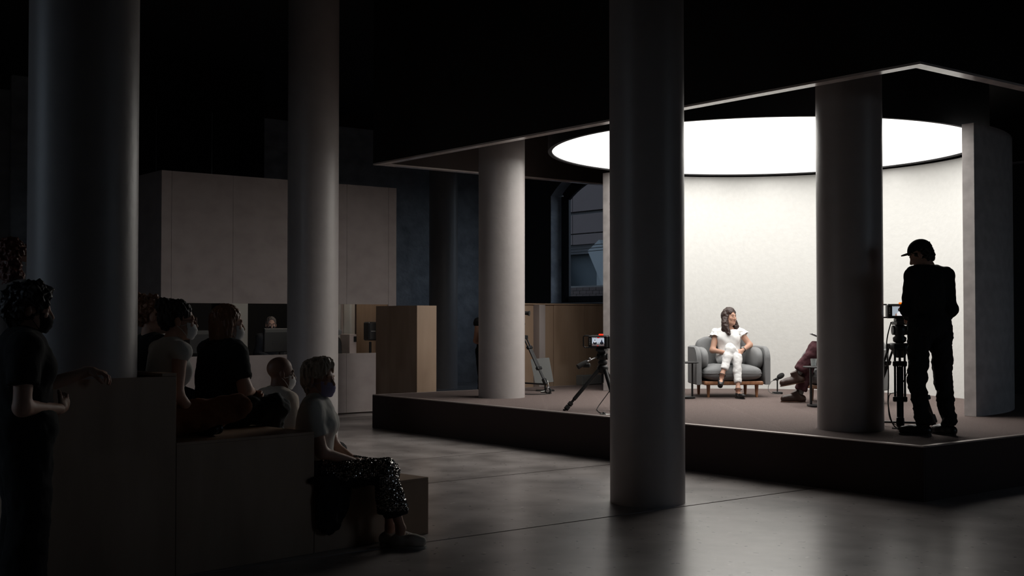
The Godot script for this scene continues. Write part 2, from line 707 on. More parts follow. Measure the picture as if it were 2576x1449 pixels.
func build_hall() -> void:
	var o := STAGE_CORNER
	var floor_root := setting_root("floor", o, TURN)
	var mid_t := (LEFT_T + RIGHT_T) / 2.0
	var len_t := RIGHT_T - LEFT_T
	part(floor_root, "sub_floor", Geo.new().box(Vector3((BACK_S + FRONT_S) / 2, -0.19, -mid_t), Vector3(FRONT_S - BACK_S + 1.0, 0.3, len_t + 1.0)), mats.joint)
	var joints := [BACK_S, -6.3, -4.0, -1.25, 1.14, 3.41, 5.01, 7.38, 11.1, 13.6, FRONT_S]
	for k in joints.size() - 1:
		var a: float = joints[k] + 0.012
		var b: float = joints[k + 1] - 0.012
		part(floor_root, "concrete_slab", Geo.new().box(Vector3((a + b) / 2, -0.02, -mid_t), Vector3(b - a, 0.04, len_t)), mats.concrete)
	setting("ceiling", Geo.new().box(Vector3((BACK_S + FRONT_S) / 2, HALL_H + 0.15, -mid_t), Vector3(FRONT_S - BACK_S + 1.2, 0.3, len_t + 1.2)), mats.black_paint, o, TURN)
	# wall across the far end, with a recess high up and a tall dark door
	var back := setting_root("wall_back", o, TURN)
	var pl: Material = mats.plaster
	part(back, "wall_face", Geo.new().box(Vector3(BACK_S - 0.25, HALL_H / 2, -mid_t), Vector3(0.5, HALL_H, len_t + 1.0)), pl)
	part(back, "cornice", Geo.new().box(Vector3(BACK_S + 0.03, HALL_H - 0.13, -mid_t), Vector3(0.06, 0.26, len_t), 0.01), mats.canopy_inside)
	part(back, "pilaster", Geo.new().box(Vector3(BACK_S + 0.06, HALL_H / 2, 2.03), Vector3(0.12, HALL_H, 0.56), 0.01), pl)
	var fr := setting_root("wall_front", o, TURN)
	var fx := FRONT_S + 0.25
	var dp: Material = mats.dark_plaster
	var w0 := 1.8
	var w1 := 5.8
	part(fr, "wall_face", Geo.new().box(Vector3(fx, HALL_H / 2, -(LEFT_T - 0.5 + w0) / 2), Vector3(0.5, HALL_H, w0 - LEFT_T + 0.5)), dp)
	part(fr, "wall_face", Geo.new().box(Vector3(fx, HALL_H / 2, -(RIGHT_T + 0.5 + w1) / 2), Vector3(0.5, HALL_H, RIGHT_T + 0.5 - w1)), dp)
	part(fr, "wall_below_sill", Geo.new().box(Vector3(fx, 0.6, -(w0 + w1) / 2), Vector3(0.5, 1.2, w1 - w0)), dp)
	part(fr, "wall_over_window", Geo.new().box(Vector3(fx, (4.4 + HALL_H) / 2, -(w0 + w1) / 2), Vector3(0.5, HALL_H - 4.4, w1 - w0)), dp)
	var fw := setting_root("window_9", o, TURN)
	part(fw, "pane", Geo.new().box(Vector3(fx, 2.8, -(w0 + w1) / 2), Vector3(0.008, 3.2, w1 - w0)), mats.clear_glass)
	for k in 3:
		part(fw, "mullion", Geo.new().box(Vector3(fx, 2.8, -lerpf(w0 + 0.03, w1 - 0.03, k / 2.0)), Vector3(0.06, 3.2, 0.06), 0.004), mats.frame_dark)
		part(fw, "frame_bar", Geo.new().box(Vector3(fx, lerpf(1.23, 4.37, k / 2.0), -(w0 + w1) / 2), Vector3(0.06, 0.06, w1 - w0), 0.004), mats.frame_dark)

# A wall along s at a given t with arched openings; the thickness goes outward (sign of out).
func arched_wall(called: String, t: float, outward: float, opens: Array, m: Material) -> Node3D:
	var o := setting_root(called, STAGE_CORNER, TURN)
	var th := 0.34
	var z := -(t + outward * th / 2)
	var xs := BACK_S
	for w in opens:
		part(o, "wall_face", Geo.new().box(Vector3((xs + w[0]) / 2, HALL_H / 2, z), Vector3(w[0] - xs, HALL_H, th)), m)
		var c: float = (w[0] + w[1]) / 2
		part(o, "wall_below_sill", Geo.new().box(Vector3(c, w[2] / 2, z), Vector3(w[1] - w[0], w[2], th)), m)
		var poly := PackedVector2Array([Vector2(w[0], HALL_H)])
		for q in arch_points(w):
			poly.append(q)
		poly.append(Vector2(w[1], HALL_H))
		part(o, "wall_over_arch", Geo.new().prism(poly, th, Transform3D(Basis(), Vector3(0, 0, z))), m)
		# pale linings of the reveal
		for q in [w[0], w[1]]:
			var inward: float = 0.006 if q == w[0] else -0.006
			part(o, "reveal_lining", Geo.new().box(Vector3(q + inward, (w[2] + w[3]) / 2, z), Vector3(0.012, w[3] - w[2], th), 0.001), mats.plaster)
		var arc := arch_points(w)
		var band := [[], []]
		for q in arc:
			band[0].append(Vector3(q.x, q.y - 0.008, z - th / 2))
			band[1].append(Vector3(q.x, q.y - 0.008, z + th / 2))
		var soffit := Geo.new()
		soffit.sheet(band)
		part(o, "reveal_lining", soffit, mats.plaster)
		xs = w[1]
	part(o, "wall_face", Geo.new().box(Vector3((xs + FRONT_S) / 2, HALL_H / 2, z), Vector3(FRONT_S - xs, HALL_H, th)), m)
	return o

# the curve of the arch from the left springing to the right one; w = [s0, s1, sill, springing, rise]
func arch_points(w: Array, inset := 0.0) -> Array:
	var half: float = (w[1] - w[0]) / 2
	var rise: float = w[4]
	var rad := (half * half + rise * rise) / (2 * rise)
	var c: float = (w[0] + w[1]) / 2
	var cy: float = w[3] + rise - rad
	var a := asin((half - inset) / (rad))
	var res := []
	for k in 17:
		var q := -a + 2 * a * k / 16.0
		res.append(Vector2(c + sin(q) * rad, cy + cos(q) * (rad) - inset))
	return res

func build_windows() -> void:
	var right := [[-7.24, -4.2, 1.79, 4.27, 0.62], [-2.6, 0.4, 1.79, 4.27, 0.62]]
	var left := [[2.9, 6.2, 0.9, 4.6, 0.5]]
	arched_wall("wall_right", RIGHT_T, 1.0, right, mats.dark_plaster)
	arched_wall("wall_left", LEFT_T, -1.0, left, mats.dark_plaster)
	var n := 0
	for set_of in [[right, RIGHT_T + 0.33, 1.0], [left, LEFT_T - 0.33, -1.0]]:
		for w in set_of[0]:
			n += 1
			var o := setting_root("window_%d" % n, STAGE_CORNER, TURN)
			var z: float = -set_of[1]
			var rim := [Vector3(w[0] + 0.16, w[2] + 0.05, z)]
			for q in arch_points(w, 0.16):
				rim.append(Vector3(q.x, q.y, z))
			rim.append(Vector3(w[1] - 0.16, w[2] + 0.05, z))
			# frame: outer outline less the inner one, as bars
			for k in rim.size():
				var a: Vector3 = rim[k]
				var b: Vector3 = rim[(k + 1) % rim.size()]
				var d := b - a
				var bas := Basis(d.normalized(), Vector3(0, 0, 1).cross(d.normalized()), Vector3(0, 0, 1))
				part(o, "frame_bar", Geo.new().box((a + b) / 2, Vector3(d.length() + 0.05, 0.26, 0.07), 0.004, bas), mats.frame_dark)
			var poly := PackedVector2Array()
			for q in rim:
				poly.append(Vector2(q.x, q.y))
			part(o, "pane", Geo.new().prism(poly, 0.008, Transform3D(Basis(), Vector3(0, 0, z))), mats.window_glass if set_of[2] > 0 else mats.clear_glass)
			part(o, "mullion", Geo.new().box(Vector3((w[0] + w[1]) / 2, (w[2] + w[3] + w[4]) / 2, z), Vector3(0.06, w[3] + w[4] - w[2], 0.05), 0.004), mats.frame_dark)
			part(o, "window_sill", Geo.new().box(Vector3((w[0] + w[1]) / 2, w[2] + 0.012, -(RIGHT_T + 0.15) if set_of[2] > 0 else -(LEFT_T - 0.15)), Vector3(w[1] - w[0], 0.03, 0.34), 0.005), mats.plaster)
	# what stands across the street from the right-hand windows
	var b := thing("building_across_street", "building with dark panelled upper floor seen through the arched window", "building", STAGE_CORNER, TURN)
	var zz := -(RIGHT_T + 13.0)
	for k in 10:
		var s0 := -32.65 + k * 2.9
		for r in [[5.52, 8.6], [4.68, 5.40], [4.25, 4.64]]:
			part(b, "facade_panel", Geo.new().box(Vector3(s0 + 1.44, (r[0] + r[1]) / 2, zz + 0.2), Vector3(2.87, r[1] - r[0], 0.12), 0.01), mats.facade)
		part(b, "lower_pier", Geo.new().box(Vector3(s0 + 1.75, 2.1, zz + 0.1), Vector3(1.0, 4.1, 0.12), 0.01), mats.facade_pale)
		part(b, "slanted_brace", Geo.new().box(Vector3(s0 - 0.15, 2.2, zz + 0.5), Vector3(0.75, 4.6, 0.2), 0.01, Basis(Vector3(0, 0, 1), 0.55)), mats.facade_pale)
	part(b, "upper_wall", Geo.new().box(Vector3(-18.0, 6.2, zz - 0.1), Vector3(32, 4.6, 0.4)), mats.frame_dark)
	part(b, "lower_wall", Geo.new().box(Vector3(-18.0, 1.9, zz - 0.4), Vector3(32, 4.6, 0.3)), mats.facade_low)
	var w := thing("street_wall", "low dark brick wall outside below the arched window", "wall", STAGE_CORNER, TURN)
	var wz := -(RIGHT_T + 3.0)
	part(w, "mortar_core", Geo.new().box(Vector3(-10.0, 1.15, wz), Vector3(16, 2.3, 0.18)), mats.mortar)
	var br := Geo.new()
	for row in 25:
		var h := 0.06 + row * 0.09
		for k in 64:
			var s := -18.0 + k * 0.25 + (0.125 if row % 2 else 0.0)
			br.box(Vector3(s, h, wz + 0.1), Vector3(0.238, 0.078, 0.03))
	var bm := part(w, "brickwork", br, mats.brick)
	bm.set_meta("kind", "stuff")
	for k in 3:
		var p := []
		for q in 9:
			var f := q / 8.0
			p.append(ws(-26.0 + f * 20.0, 3.75 + k * 0.09 - 0.25 * sin(f * PI), RIGHT_T + 7.0))
		single("overhead_wire", Geo.new().tube(p, 0.012, 5), mats.black_rubber, ["lowest overhead street wire outside the arched window", "middle overhead street wire outside the arched window", "highest overhead street wire outside the arched window"][k], "wire", Vector3.ZERO, 0.0, "street wires")
	var gr := setting("floor_street", Geo.new().box(Vector3(-10.0, -0.3, -(RIGHT_T + 9.5)), Vector3(50, 0.1, 18)), mats.joint, STAGE_CORNER, TURN)

func build_stage() -> void:
	var st := thing("stage_platform", "low stage platform with brown carpet and dark sides", "stage", STAGE_CORNER, TURN)
	var S := 8.43
	var T := 6.8
	var h := STAGE_H
	var bd: Material = mats.stage_board
	part(st, "front_board", Geo.new().box(Vector3(S / 2, h / 2 - 0.005, -0.012), Vector3(S, h - 0.01, 0.024), 0.003), bd)
	part(st, "back_board", Geo.new().box(Vector3(S / 2, h / 2 - 0.005, -T + 0.012), Vector3(S, h - 0.01, 0.024), 0.003), bd)
	part(st, "end_board", Geo.new().box(Vector3(0.012, h / 2 - 0.005, -T / 2), Vector3(0.024, h - 0.01, T - 0.05), 0.003), bd)
	part(st, "end_board", Geo.new().box(Vector3(S - 0.012, h / 2 - 0.005, -T / 2), Vector3(0.024, h - 0.01, T - 0.05), 0.003), bd)
	part(st, "carpet", Geo.new().box(Vector3(S / 2, h - 0.012, -T / 2), Vector3(S - 0.14, 0.024, T - 0.14), 0.004), mats.carpet)
	var tr: Material = mats.stage_trim
	part(st, "edge_trim", Geo.new().box(Vector3(S / 2, h - 0.006, -0.034), Vector3(S, 0.014, 0.068), 0.004), tr)
	part(st, "edge_trim", Geo.new().box(Vector3(S / 2, h - 0.006, -T + 0.034), Vector3(S, 0.014, 0.068), 0.004), tr)
	part(st, "edge_trim", Geo.new().box(Vector3(0.034, h - 0.006, -T / 2), Vector3(0.068, 0.014, T - 0.14), 0.004), tr)
	part(st, "edge_trim", Geo.new().box(Vector3(S - 0.034, h - 0.006, -T / 2), Vector3(0.068, 0.014, T - 0.14), 0.004), tr)

const DISC_S := 4.2
const DISC_T := 3.04

func build_canopy() -> void:
	var cn := thing("stage_canopy", "deep black canopy box over the stage with pale bottom edge", "canopy", STAGE_CORNER, TURN)
	var S := 8.43
	var T := 6.8
	var top := HALL_H
	var lo := RIM_H
	var bd: Material = mats.canopy_board
	var e := 0.12
	var hh := top - lo - 0.02
	var yc := lo + 0.02 + hh / 2
	part(cn, "front_fascia", Geo.new().box(Vector3(S / 2, yc, -e / 2), Vector3(S, hh, e), 0.002), bd)
	part(cn, "back_fascia", Geo.new().box(Vector3(S / 2, yc, -T + e / 2), Vector3(S, hh, e), 0.002), bd)
	part(cn, "end_fascia", Geo.new().box(Vector3(e / 2, yc, -T / 2), Vector3(e, hh, T - 2 * e), 0.002), bd)
	part(cn, "end_fascia", Geo.new().box(Vector3(S - e / 2, yc, -T / 2), Vector3(e, hh, T - 2 * e), 0.002), bd)
	# timber edging under the fascias, mitred at the corners
	var rim := [Vector2(0, 0), Vector2(S, 0), Vector2(S, T), Vector2(0, T)]
	var inn := [Vector2(e, e), Vector2(S - e, e), Vector2(S - e, T - e), Vector2(e, T - e)]
	for k in 4:
		var q := [rim[k], rim[(k + 1) % 4], inn[(k + 1) % 4], inn[k]]
		var poly := PackedVector2Array()
		for a in q:
			poly.append(Vector2(a.x, -a.y))
		part(cn, "bottom_edging", Geo.new().prism(poly, 0.02, Transform3D(Basis(Vector3(1, 0, 0), Vector3(0, 0, 1), Vector3(0, -1, 0)), Vector3(0, lo + 0.01, 0))), mats.edging)
	# lining boards of the recess and its ceiling
	var rh := 0.62
	part(cn, "recess_ceiling", Geo.new().box(Vector3(S / 2, lo + rh + 0.02, -T / 2), Vector3(S - 2 * e, 0.04, T - 2 * e)), mats.canopy_board)
	part(cn, "recess_lining", Geo.new().box(Vector3(e + 0.008, lo + 0.02 + rh / 2, -T / 2), Vector3(0.016, rh, T - 2 * e)), mats.canopy_inside)
	part(cn, "recess_lining", Geo.new().box(Vector3(S - e - 0.008, lo + 0.02 + rh / 2, -T / 2), Vector3(0.016, rh, T - 2 * e)), mats.canopy_inside)
	# the round light: a dark drum with a glowing face
	var lamp := thing("round_ceiling_light", "huge round white glowing light panel over the stage", "light", ws(DISC_S, 0, DISC_T), TURN)
	var R := 2.6
	part(lamp, "drum", Geo.new().lathe([Vector2(R + 0.05, lo + rh), Vector2(R + 0.05, lo - 0.004), Vector2(R, lo - 0.004), Vector2(R, lo + 0.02)].map(func(q): return q), 96), mats.drum_side)
	var disc := []
	for k in 96:
		disc.append(Vector2(cos(TAU * k / 96.0) * R, sin(TAU * k / 96.0) * R))
	part(lamp, "glowing_panel", Geo.new().prism(PackedVector2Array(disc), 0.01, Transform3D(Basis(Vector3(1, 0, 0), Vector3(0, 0, 1), Vector3(0, -1, 0)), Vector3(0, lo + 0.016, 0))), glow("lamp_face", Color(1.0, 0.985, 0.96), 1.6))
	var strips := 9
	for k in strips:
		var w := 2.0 * R / strips
		var z := -R + w * (k + 0.5)
		var far := absf(z) + w / 2
		var half := sqrt(maxf(R * R - far * far, 0.02))
		var L := AreaLight3D.new()
		L.name = "panel_light"
		L.area_size = Vector2(half * 2.0, w)
		L.area_normalize_energy = false
		L.light_energy = 0.90
		L.light_color = Color(1.0, 0.985, 0.96)
		L.shadow_enabled = true
		L.area_range = 40.0
		L.area_attenuation = 2.0
		L.position = Vector3(0, lo + 0.004, z)
		L.rotation.x = -PI / 2
		lamp.add_child(L, true)

func build_cyclorama() -> void:
	var o := thing("curved_backdrop_wall", "tall white semicircular backdrop wall around the armchairs", "backdrop", ws(DISC_S, STAGE_H, DISC_T), TURN)
	var R := 2.75
	var th := 0.14
	var h := RIM_H - STAGE_H - 0.012
	var inner := [[], []]
	var outer := [[], []]
	var top := [[], []]
	for k in 73:
		var a := PI * k / 72.0
		var d := Vector3(cos(a), 0, -sin(a))
		inner[0].append(d * R)
		inner[1].append(d * R + Vector3(0, h, 0))
		outer[0].append(d * (R + th))
		outer[1].append(d * (R + th) + Vector3(0, h, 0))
		top[0].append(d * R + Vector3(0, h, 0))
		top[1].append(d * (R + th) + Vector3(0, h, 0))
	var g := Geo.new()
	g.sheet([inner[1], inner[0]])
	part(o, "inner_face", g, mats.cyclorama)
	var g2 := Geo.new()
	g2.sheet([outer[0], outer[1]])
	part(o, "outer_face", g2, mats.cyclorama_end)
	var g3 := Geo.new()
	g3.sheet([top[1], top[0]])
	part(o, "top_edge", g3, mats.cyclorama_end)
	for s in [1.0, -1.0]:
		part(o, "end_face", Geo.new().box(Vector3(s * (R + th / 2), h / 2, 0.004), Vector3(th, h, 0.012), 0.002), mats.cyclorama_end)

func build_columns() -> void:
	var r := 0.303
	var at := [[-2.47, 7.0, "thick round column beside the audience at far left", 0.0], [-2.387, 14.58, "round column behind the grey-haired seated woman", 0.0], [-0.135, 15.93, "round column on the stage near the wheeled tripod", STAGE_H], [-1.45, 25.71, "slim distant round column by the far wall", 0.0], [1.10, 9.905, "dark round column on the concrete in front of the stage", 0.0], [3.17, 11.415, "dark round column on the stage between guest and camera operator", STAGE_H]]
	for a in at:
		var h: float = (RIM_H + 0.64 if a[3] > 0.0 else HALL_H) - a[3]
		var prof := [Vector2(r, 0.0), Vector2(r, h)]
		var g := Geo.new()
		g.lathe([Vector2(r, 0.0), Vector2(r, h * 0.5), Vector2(r, h)], 72)
		single("column", g, mats.column_paint, a[2], "column", wd(a[0], a[3], a[1]), 0.0, "round columns")

func build_booth() -> void:
	var o := thing("control_booth", "plywood control booth with a long window opening behind the audience", "booth", STAGE_CORNER, TURN)
	var fs := -2.21
	var t0 := -2.08
	var t1 := 1.81
	var H := 3.55
	var oa := -1.75
	var ob := 1.66
	var ya := 0.935
	var yb := 1.695
	var m: Material = mats.booth_ply
	var seams := [t0, -1.93, -1.0, -0.05, 0.9, ob]
	for k in seams.size() - 1:
		var a: float = seams[k]
		var b: float = seams[k + 1]
		part(o, "upper_panel", Geo.new().box(Vector3(fs - 0.012, (yb + H) / 2, -(a + b) / 2), Vector3(0.024, H - yb, b - a - 0.003), 0.0015), m)
		part(o, "lower_panel", Geo.new().box(Vector3(fs - 0.012, ya / 2 + 0.01, -(a + b) / 2), Vector3(0.024, ya - 0.02, b - a - 0.003), 0.0015), m)
	part(o, "end_strip", Geo.new().box(Vector3(fs - 0.012, H / 2, -(ob + t1) / 2), Vector3(0.024, H, t1 - ob - 0.003), 0.0015), m)
	part(o, "end_strip", Geo.new().box(Vector3(fs - 0.012, (ya + yb) / 2, -(t0 + oa) / 2), Vector3(0.024, yb - ya, oa - t0 - 0.003), 0.0015), m)
	part(o, "end_wall", Geo.new().box(Vector3(fs - 1.4, H / 2, -(t1 - 0.012)), Vector3(2.75, H, 0.024), 0.0015), m)
	part(o, "end_wall", Geo.new().box(Vector3(fs - 1.4, H / 2, -(t0 + 0.012)), Vector3(2.75, H, 0.024), 0.0015), m)
	part(o, "roof", Geo.new().box(Vector3(fs - 1.4, H - 0.02, -(t0 + t1) / 2), Vector3(2.7, 0.03, t1 - t0 - 0.05)), mats.black_paint)
	part(o, "rear_wall", Geo.new().box(Vector3(fs - 2.8, H / 2, -(t0 + t1) / 2), Vector3(0.03, H, t1 - t0 - 0.05)), mats.black_paint)
	part(o, "counter", Geo.new().box(Vector3(fs - 0.33, ya - 0.035, -(t0 + t1) / 2), Vector3(0.6, 0.03, t1 - t0 - 0.08), 0.003), mats.booth_ply)
	# pale piers and a door lining inside the booth room
	part(o, "white_pier", Geo.new().box(Vector3(fs - 2.6, H / 2, -0.26), Vector3(0.3, H - 0.06, 0.36), 0.004), mats.white_wall)
	part(o, "white_pier", Geo.new().box(Vector3(fs - 1.15, H / 2, -1.43), Vector3(0.06, H - 0.06, 0.42), 0.004), mats.white_wall)
	part(o, "door_lining", Geo.new().box(Vector3(fs - 1.10, 1.05, -1.46), Vector3(0.04, 2.1, 0.03), 0.004), mats.pale_ply)
	part(o, "door_lining", Geo.new().box(Vector3(fs - 1.10, 1.05, -1.66), Vector3(0.05, 2.1, 0.07), 0.004), mats.lamp_off_white)
	part(o, "brown_panel", Geo.new().box(Vector3(fs - 0.6, 1.05, -1.75), Vector3(1.0, 2.1, 0.03), 0.003), mats.ply)
	var c := thing("black_partition", "tall black drape wall rising behind the control booth", "partition", STAGE_CORNER, TURN)
	for k in 5:
		part(c, "drape_panel", Geo.new().box(Vector3(-5.6 + (0.03 if k % 2 else 0.0), HALL_H / 2, 1.3 - 0.25 - k * 0.5), Vector3(0.05, HALL_H - 0.02, 0.49), 0.01), mats.black_paint)

func build_low_walls() -> void:
	var h := 1.66
	var o := thing("plywood_block", "freestanding tall plywood block at the left end of the stage", "block", STAGE_CORNER, TURN)
	part(o, "side_panel", Geo.new().box(Vector3(-0.75, h / 2, -0.866), Vector3(1.1 - 0.02, h, 0.018), 0.002), mats.ply)
	part(o, "end_panel", Geo.new().box(Vector3(-0.209, h / 2, -1.025), Vector3(0.018, h, 0.335), 0.002), mats.ply)
	part(o, "far_panel", Geo.new().box(Vector3(-0.75, h / 2, -1.184), Vector3(1.1 - 0.02, h, 0.018), 0.002), mats.ply)
	part(o, "top_panel", Geo.new().box(Vector3(-0.75, h - 0.009, -1.025), Vector3(1.08, 0.018, 0.29), 0.002), mats.ply)
	var b := thing("low_plywood_wall", "low plywood wall with stepped panels at the stage end", "wall", STAGE_CORNER, TURN)
	h = 1.685
	part(b, "wall_panel", Geo.new().box(Vector3(-0.40, h / 2, -2.72), Vector3(0.03, h, 0.83), 0.002), mats.ply)
	part(b, "post_panel", Geo.new().box(Vector3(-0.33, h / 2, -3.2), Vector3(0.16, h, 0.12), 0.002), mats.pale_ply)
	part(b, "wall_panel", Geo.new().box(Vector3(-0.40, h / 2, -3.40), Vector3(0.03, h, 0.27), 0.002), mats.ply)
	part(b, "wall_panel", Geo.new().box(Vector3(-0.39, h / 2, -3.86), Vector3(0.03, h, 0.64), 0.002), mats.ply)
	part(b, "wall_panel", Geo.new().box(Vector3(-0.39, h / 2, -4.72), Vector3(0.03, h, 1.07), 0.002), mats.ply)
	part(b, "top_rail", Geo.new().box(Vector3(-0.42, h + 0.012, -3.8), Vector3(0.12, 0.022, 3.0), 0.002), mats.ply)

const BENCH_AT := Vector3(-1.257, 0.0, -7.761)
const BENCH_TURN := 0.7948
const ROW1 := 0.39
const ROW2 := 0.77
const ROW3 := 1.175

func bench_block(label: String, x0: float, x1: float, h: float, tops: Array) -> void:
	var o := thing("plywood_step", label, "bench", BENCH_AT, BENCH_TURN, "stepped plywood seating")
	var g := 0.0015
	var L := 3.4
	var m: Material = mats.ply
	part(o, "side_panel", Geo.new().box(Vector3((x0 + x1) / 2, (h - 0.018) / 2, -0.009), Vector3(x1 - x0 - 2 * g, h - 0.018, 0.018), 0.0015), m)
	part(o, "side_panel", Geo.new().box(Vector3((x0 + x1) / 2, (h - 0.018) / 2, -L + 0.009), Vector3(x1 - x0 - 2 * g, h - 0.018, 0.018), 0.0015), m)
	part(o, "front_panel", Geo.new().box(Vector3(x1 - 0.009 - g, (h - 0.018) / 2, -L / 2), Vector3(0.018, h - 0.018, L - 0.04), 0.0015), m)
	part(o, "back_panel", Geo.new().box(Vector3(x0 + 0.009 + g, (h - 0.018) / 2, -L / 2), Vector3(0.018, h - 0.018, L - 0.04), 0.0015), m)
	for t in tops:
		part(o, "top_panel", Geo.new().box(Vector3((t[0] + t[1]) / 2, h - 0.009, -(t[2] + t[3]) / 2), Vector3(t[1] - t[0] - 2 * g, 0.018, t[3] - t[2] - g), 0.0015), m)

func build_benches() -> void:
	bench_block("lowest plywood seating step under the woman in sequinned trousers", 0.0, 0.97, ROW1, [[0.0, 0.97, 0.0, 1.7], [0.0, 0.97, 1.7, 3.4]])
	bench_block("middle plywood seating step under the cross-legged woman", -0.98, 0.0, ROW2, [[-0.98, 0.0, 0.0, 1.7], [-0.98, 0.0, 1.7, 3.4]])
	bench_block("tallest plywood seating step where the standing woman rests her hand", -1.77, -0.98, ROW3, [[-1.075, -0.98, 0.0, 0.66], [-1.77, -0.98, 0.66, 2.0], [-1.77, -0.98, 2.0, 3.4]])


# ---------------------------------------------------------------- furniture and equipment

func sgnpow(a: float, e: float) -> float:
	return signf(a) * pow(absf(a), e)

# rounded cushion: e near 0 is a box, 1 an ellipsoid
func cushion(c: Vector3, half: Vector3, e1 := 0.45, e2 := 0.35, b := Basis(), seg := 40) -> Geo:
	var rows := []
	for k in 21:
		var a := PI * k / 20.0 - PI / 2
		var ca := sgnpow(cos(a), e1)
		var sa := sgnpow(sin(a), e1)
		var row := []
		for j in seg:
			var t := TAU * j / seg
			row.append(c + b * Vector3(half.x * ca * sgnpow(cos(t), e2), half.y * sa, -half.z * ca * sgnpow(sin(t), e2)))
		rows.append(row)
	var g := Geo.new()
	g.sheet(rows, true)
	return g

func make_armchair(label: String, at: Vector3, turn: float) -> Node3D:
	var o := thing("armchair", label, "armchair", at, turn, "grey lounge armchairs")
	var cl: Material = mats.grey_cloth
	var wd_m: Material = mats.chair_wood
	# wrap-around shell swept along a U in plan
	var path := []
	var nrm := []
	var rad := 0.23
	var hx := 0.455
	for k in 30:
		path.append(Vector3(hx, 0, lerpf(-0.36, 0.14, pow(k / 29.0, 2.0))))
		nrm.append(Vector3(1, 0, 0))
	for k in range(1, 9):
		var a := PI / 2 * k / 8.0
		path.append(Vector3(hx - rad + cos(a) * rad, 0, 0.14 + sin(a) * rad))
		nrm.append(Vector3(cos(a), 0, sin(a)))
	for k in range(1, 8):
		path.append(Vector3(lerpf(hx - rad, -hx + rad, k / 8.0), 0, 0.14 + rad))
		nrm.append(Vector3(0, 0, 1))
	for k in 9:
		var a := PI / 2 + PI / 2 * k / 8.0
		path.append(Vector3(-hx + rad + cos(a) * rad, 0, 0.14 + sin(a) * rad))
		nrm.append(Vector3(cos(a), 0, sin(a)))
	for k in range(1, 30):
		path.append(Vector3(-hx, 0, lerpf(0.14, -0.36, 1.0 - pow(1.0 - k / 29.0, 2.0))))
		nrm.append(Vector3(-1, 0, 0))
	var rows := []
	var cnt := path.size()
	for k in cnt:
		var from_end: float = path[k].z + 0.36
		var y1 := 0.665
		var rr := 0.16
		if from_end < rr:
			y1 = 0.665 - rr + sqrt(maxf(rr * rr - (rr - from_end) * (rr - from_end), 0.0))
		var y0 := 0.165
		var row := []
		var th := 0.034
		for c in [[-1, y0 + 0.012], [-1, y1 - 0.03], [-0.7, y1 - 0.008], [0.0, y1], [0.7, y1 - 0.008], [1, y1 - 0.03], [1, y0 + 0.012], [0.7, y0], [-0.7, y0]]:
			row.append(path[k] + nrm[k] * th * c[0] + Vector3(0, c[1], 0))
		rows.append(row)
	var sh := Geo.new()
	sh.sheet(rows, true)
	sh.out(rows[0].duplicate(), path[5] + Vector3(0, 0.4, 0))
	sh.out(rows[-1].duplicate(), path[-5] + Vector3(0, 0.4, 0))
	var shell := part(o, "outer_shell", sh, cl)
	var seam := []
	for k in cnt:
		seam.append((rows[k][5] + rows[k][4]) / 2.0)
	part(shell, "piping", Geo.new().tube(seam, 0.006, 6), cl)
	for s in [1.0, -1.0]:
		part(o, "arm_pad", cushion(Vector3(s * 0.365, 0.50, -0.02), Vector3(0.075, 0.15, 0.30), 0.8, 0.7), cl)
	part(o, "back_cushion", cushion(Vector3(0, 0.575, 0.25), Vector3(0.37, 0.215, 0.11), 0.55, 0.45, Basis(Vector3.RIGHT, 0.16)).ruffle(0.012, 5.0, 3), cl)
	var seat := part(o, "seat_cushion", cushion(Vector3(0, 0.315, -0.09), Vector3(0.385, 0.115, 0.33), 0.7, 0.3).ruffle(0.012, 4.0, 4), cl)
	var weld := []
	for k in 60:
		var t := TAU * k / 60.0
		weld.append(Vector3(0.388 * sgnpow(cos(t), 0.3), 0.315, -0.09 - 0.333 * sgnpow(sin(t), 0.3)))
	part(seat, "seam", Geo.new().tube(weld, 0.005, 6, true), cl)
	part(o, "wooden_base", Geo.new().box(Vector3(0, 0.187, -0.05), Vector3(0.78, 0.05, 0.68), 0.012), wd_m)
	for sx in [1.0, -1.0]:
		for z in [-0.30, 0.27]:
			part(o, "leg", Geo.new().tube([Vector3(sx * 0.32, 0.0, z), Vector3(sx * 0.32, 0.165, z)], [0.017, 0.026], 14), wd_m)
	return o

# a small C-shaped side table; the leg stands at local +x
func side_table(label: String, at: Vector3, turn: float) -> Node3D:
	var o := thing("side_table", label, "side table", at, turn, "black side tables")
	var m: Material = mats.black_metal
	part(o, "table_top", cushion(Vector3(0, 0.462, 0), Vector3(0.2, 0.009, 0.2), 0.25, 0.55, Basis(), 48), m)
	part(o, "leg", Geo.new().box(Vector3(0.125, 0.24, 0), Vector3(0.022, 0.44, 0.05), 0.005), m)
	part(o, "base", cushion(Vector3(0.0, 0.014, 0), Vector3(0.16, 0.014, 0.15), 0.25, 0.6, Basis(), 48), m)
	return o

func cable(called: String, label: String, pts: Array, r := 0.004, m: Material = null) -> MeshInstance3D:
	var c := Curve3D.new()
	for k in pts.size():
		var t: Vector3 = (pts[mini(k + 1, pts.size() - 1)] - pts[maxi(k - 1, 0)]) / 6.0
		c.add_point(pts[k], -t, t)
	c.bake_interval = 0.03
	var res := []
	for q in c.get_baked_points():
		res.append(q)
	return single(called, Geo.new().tube(res, r, 6), m if m else mats.black_rubber, label, "cable")

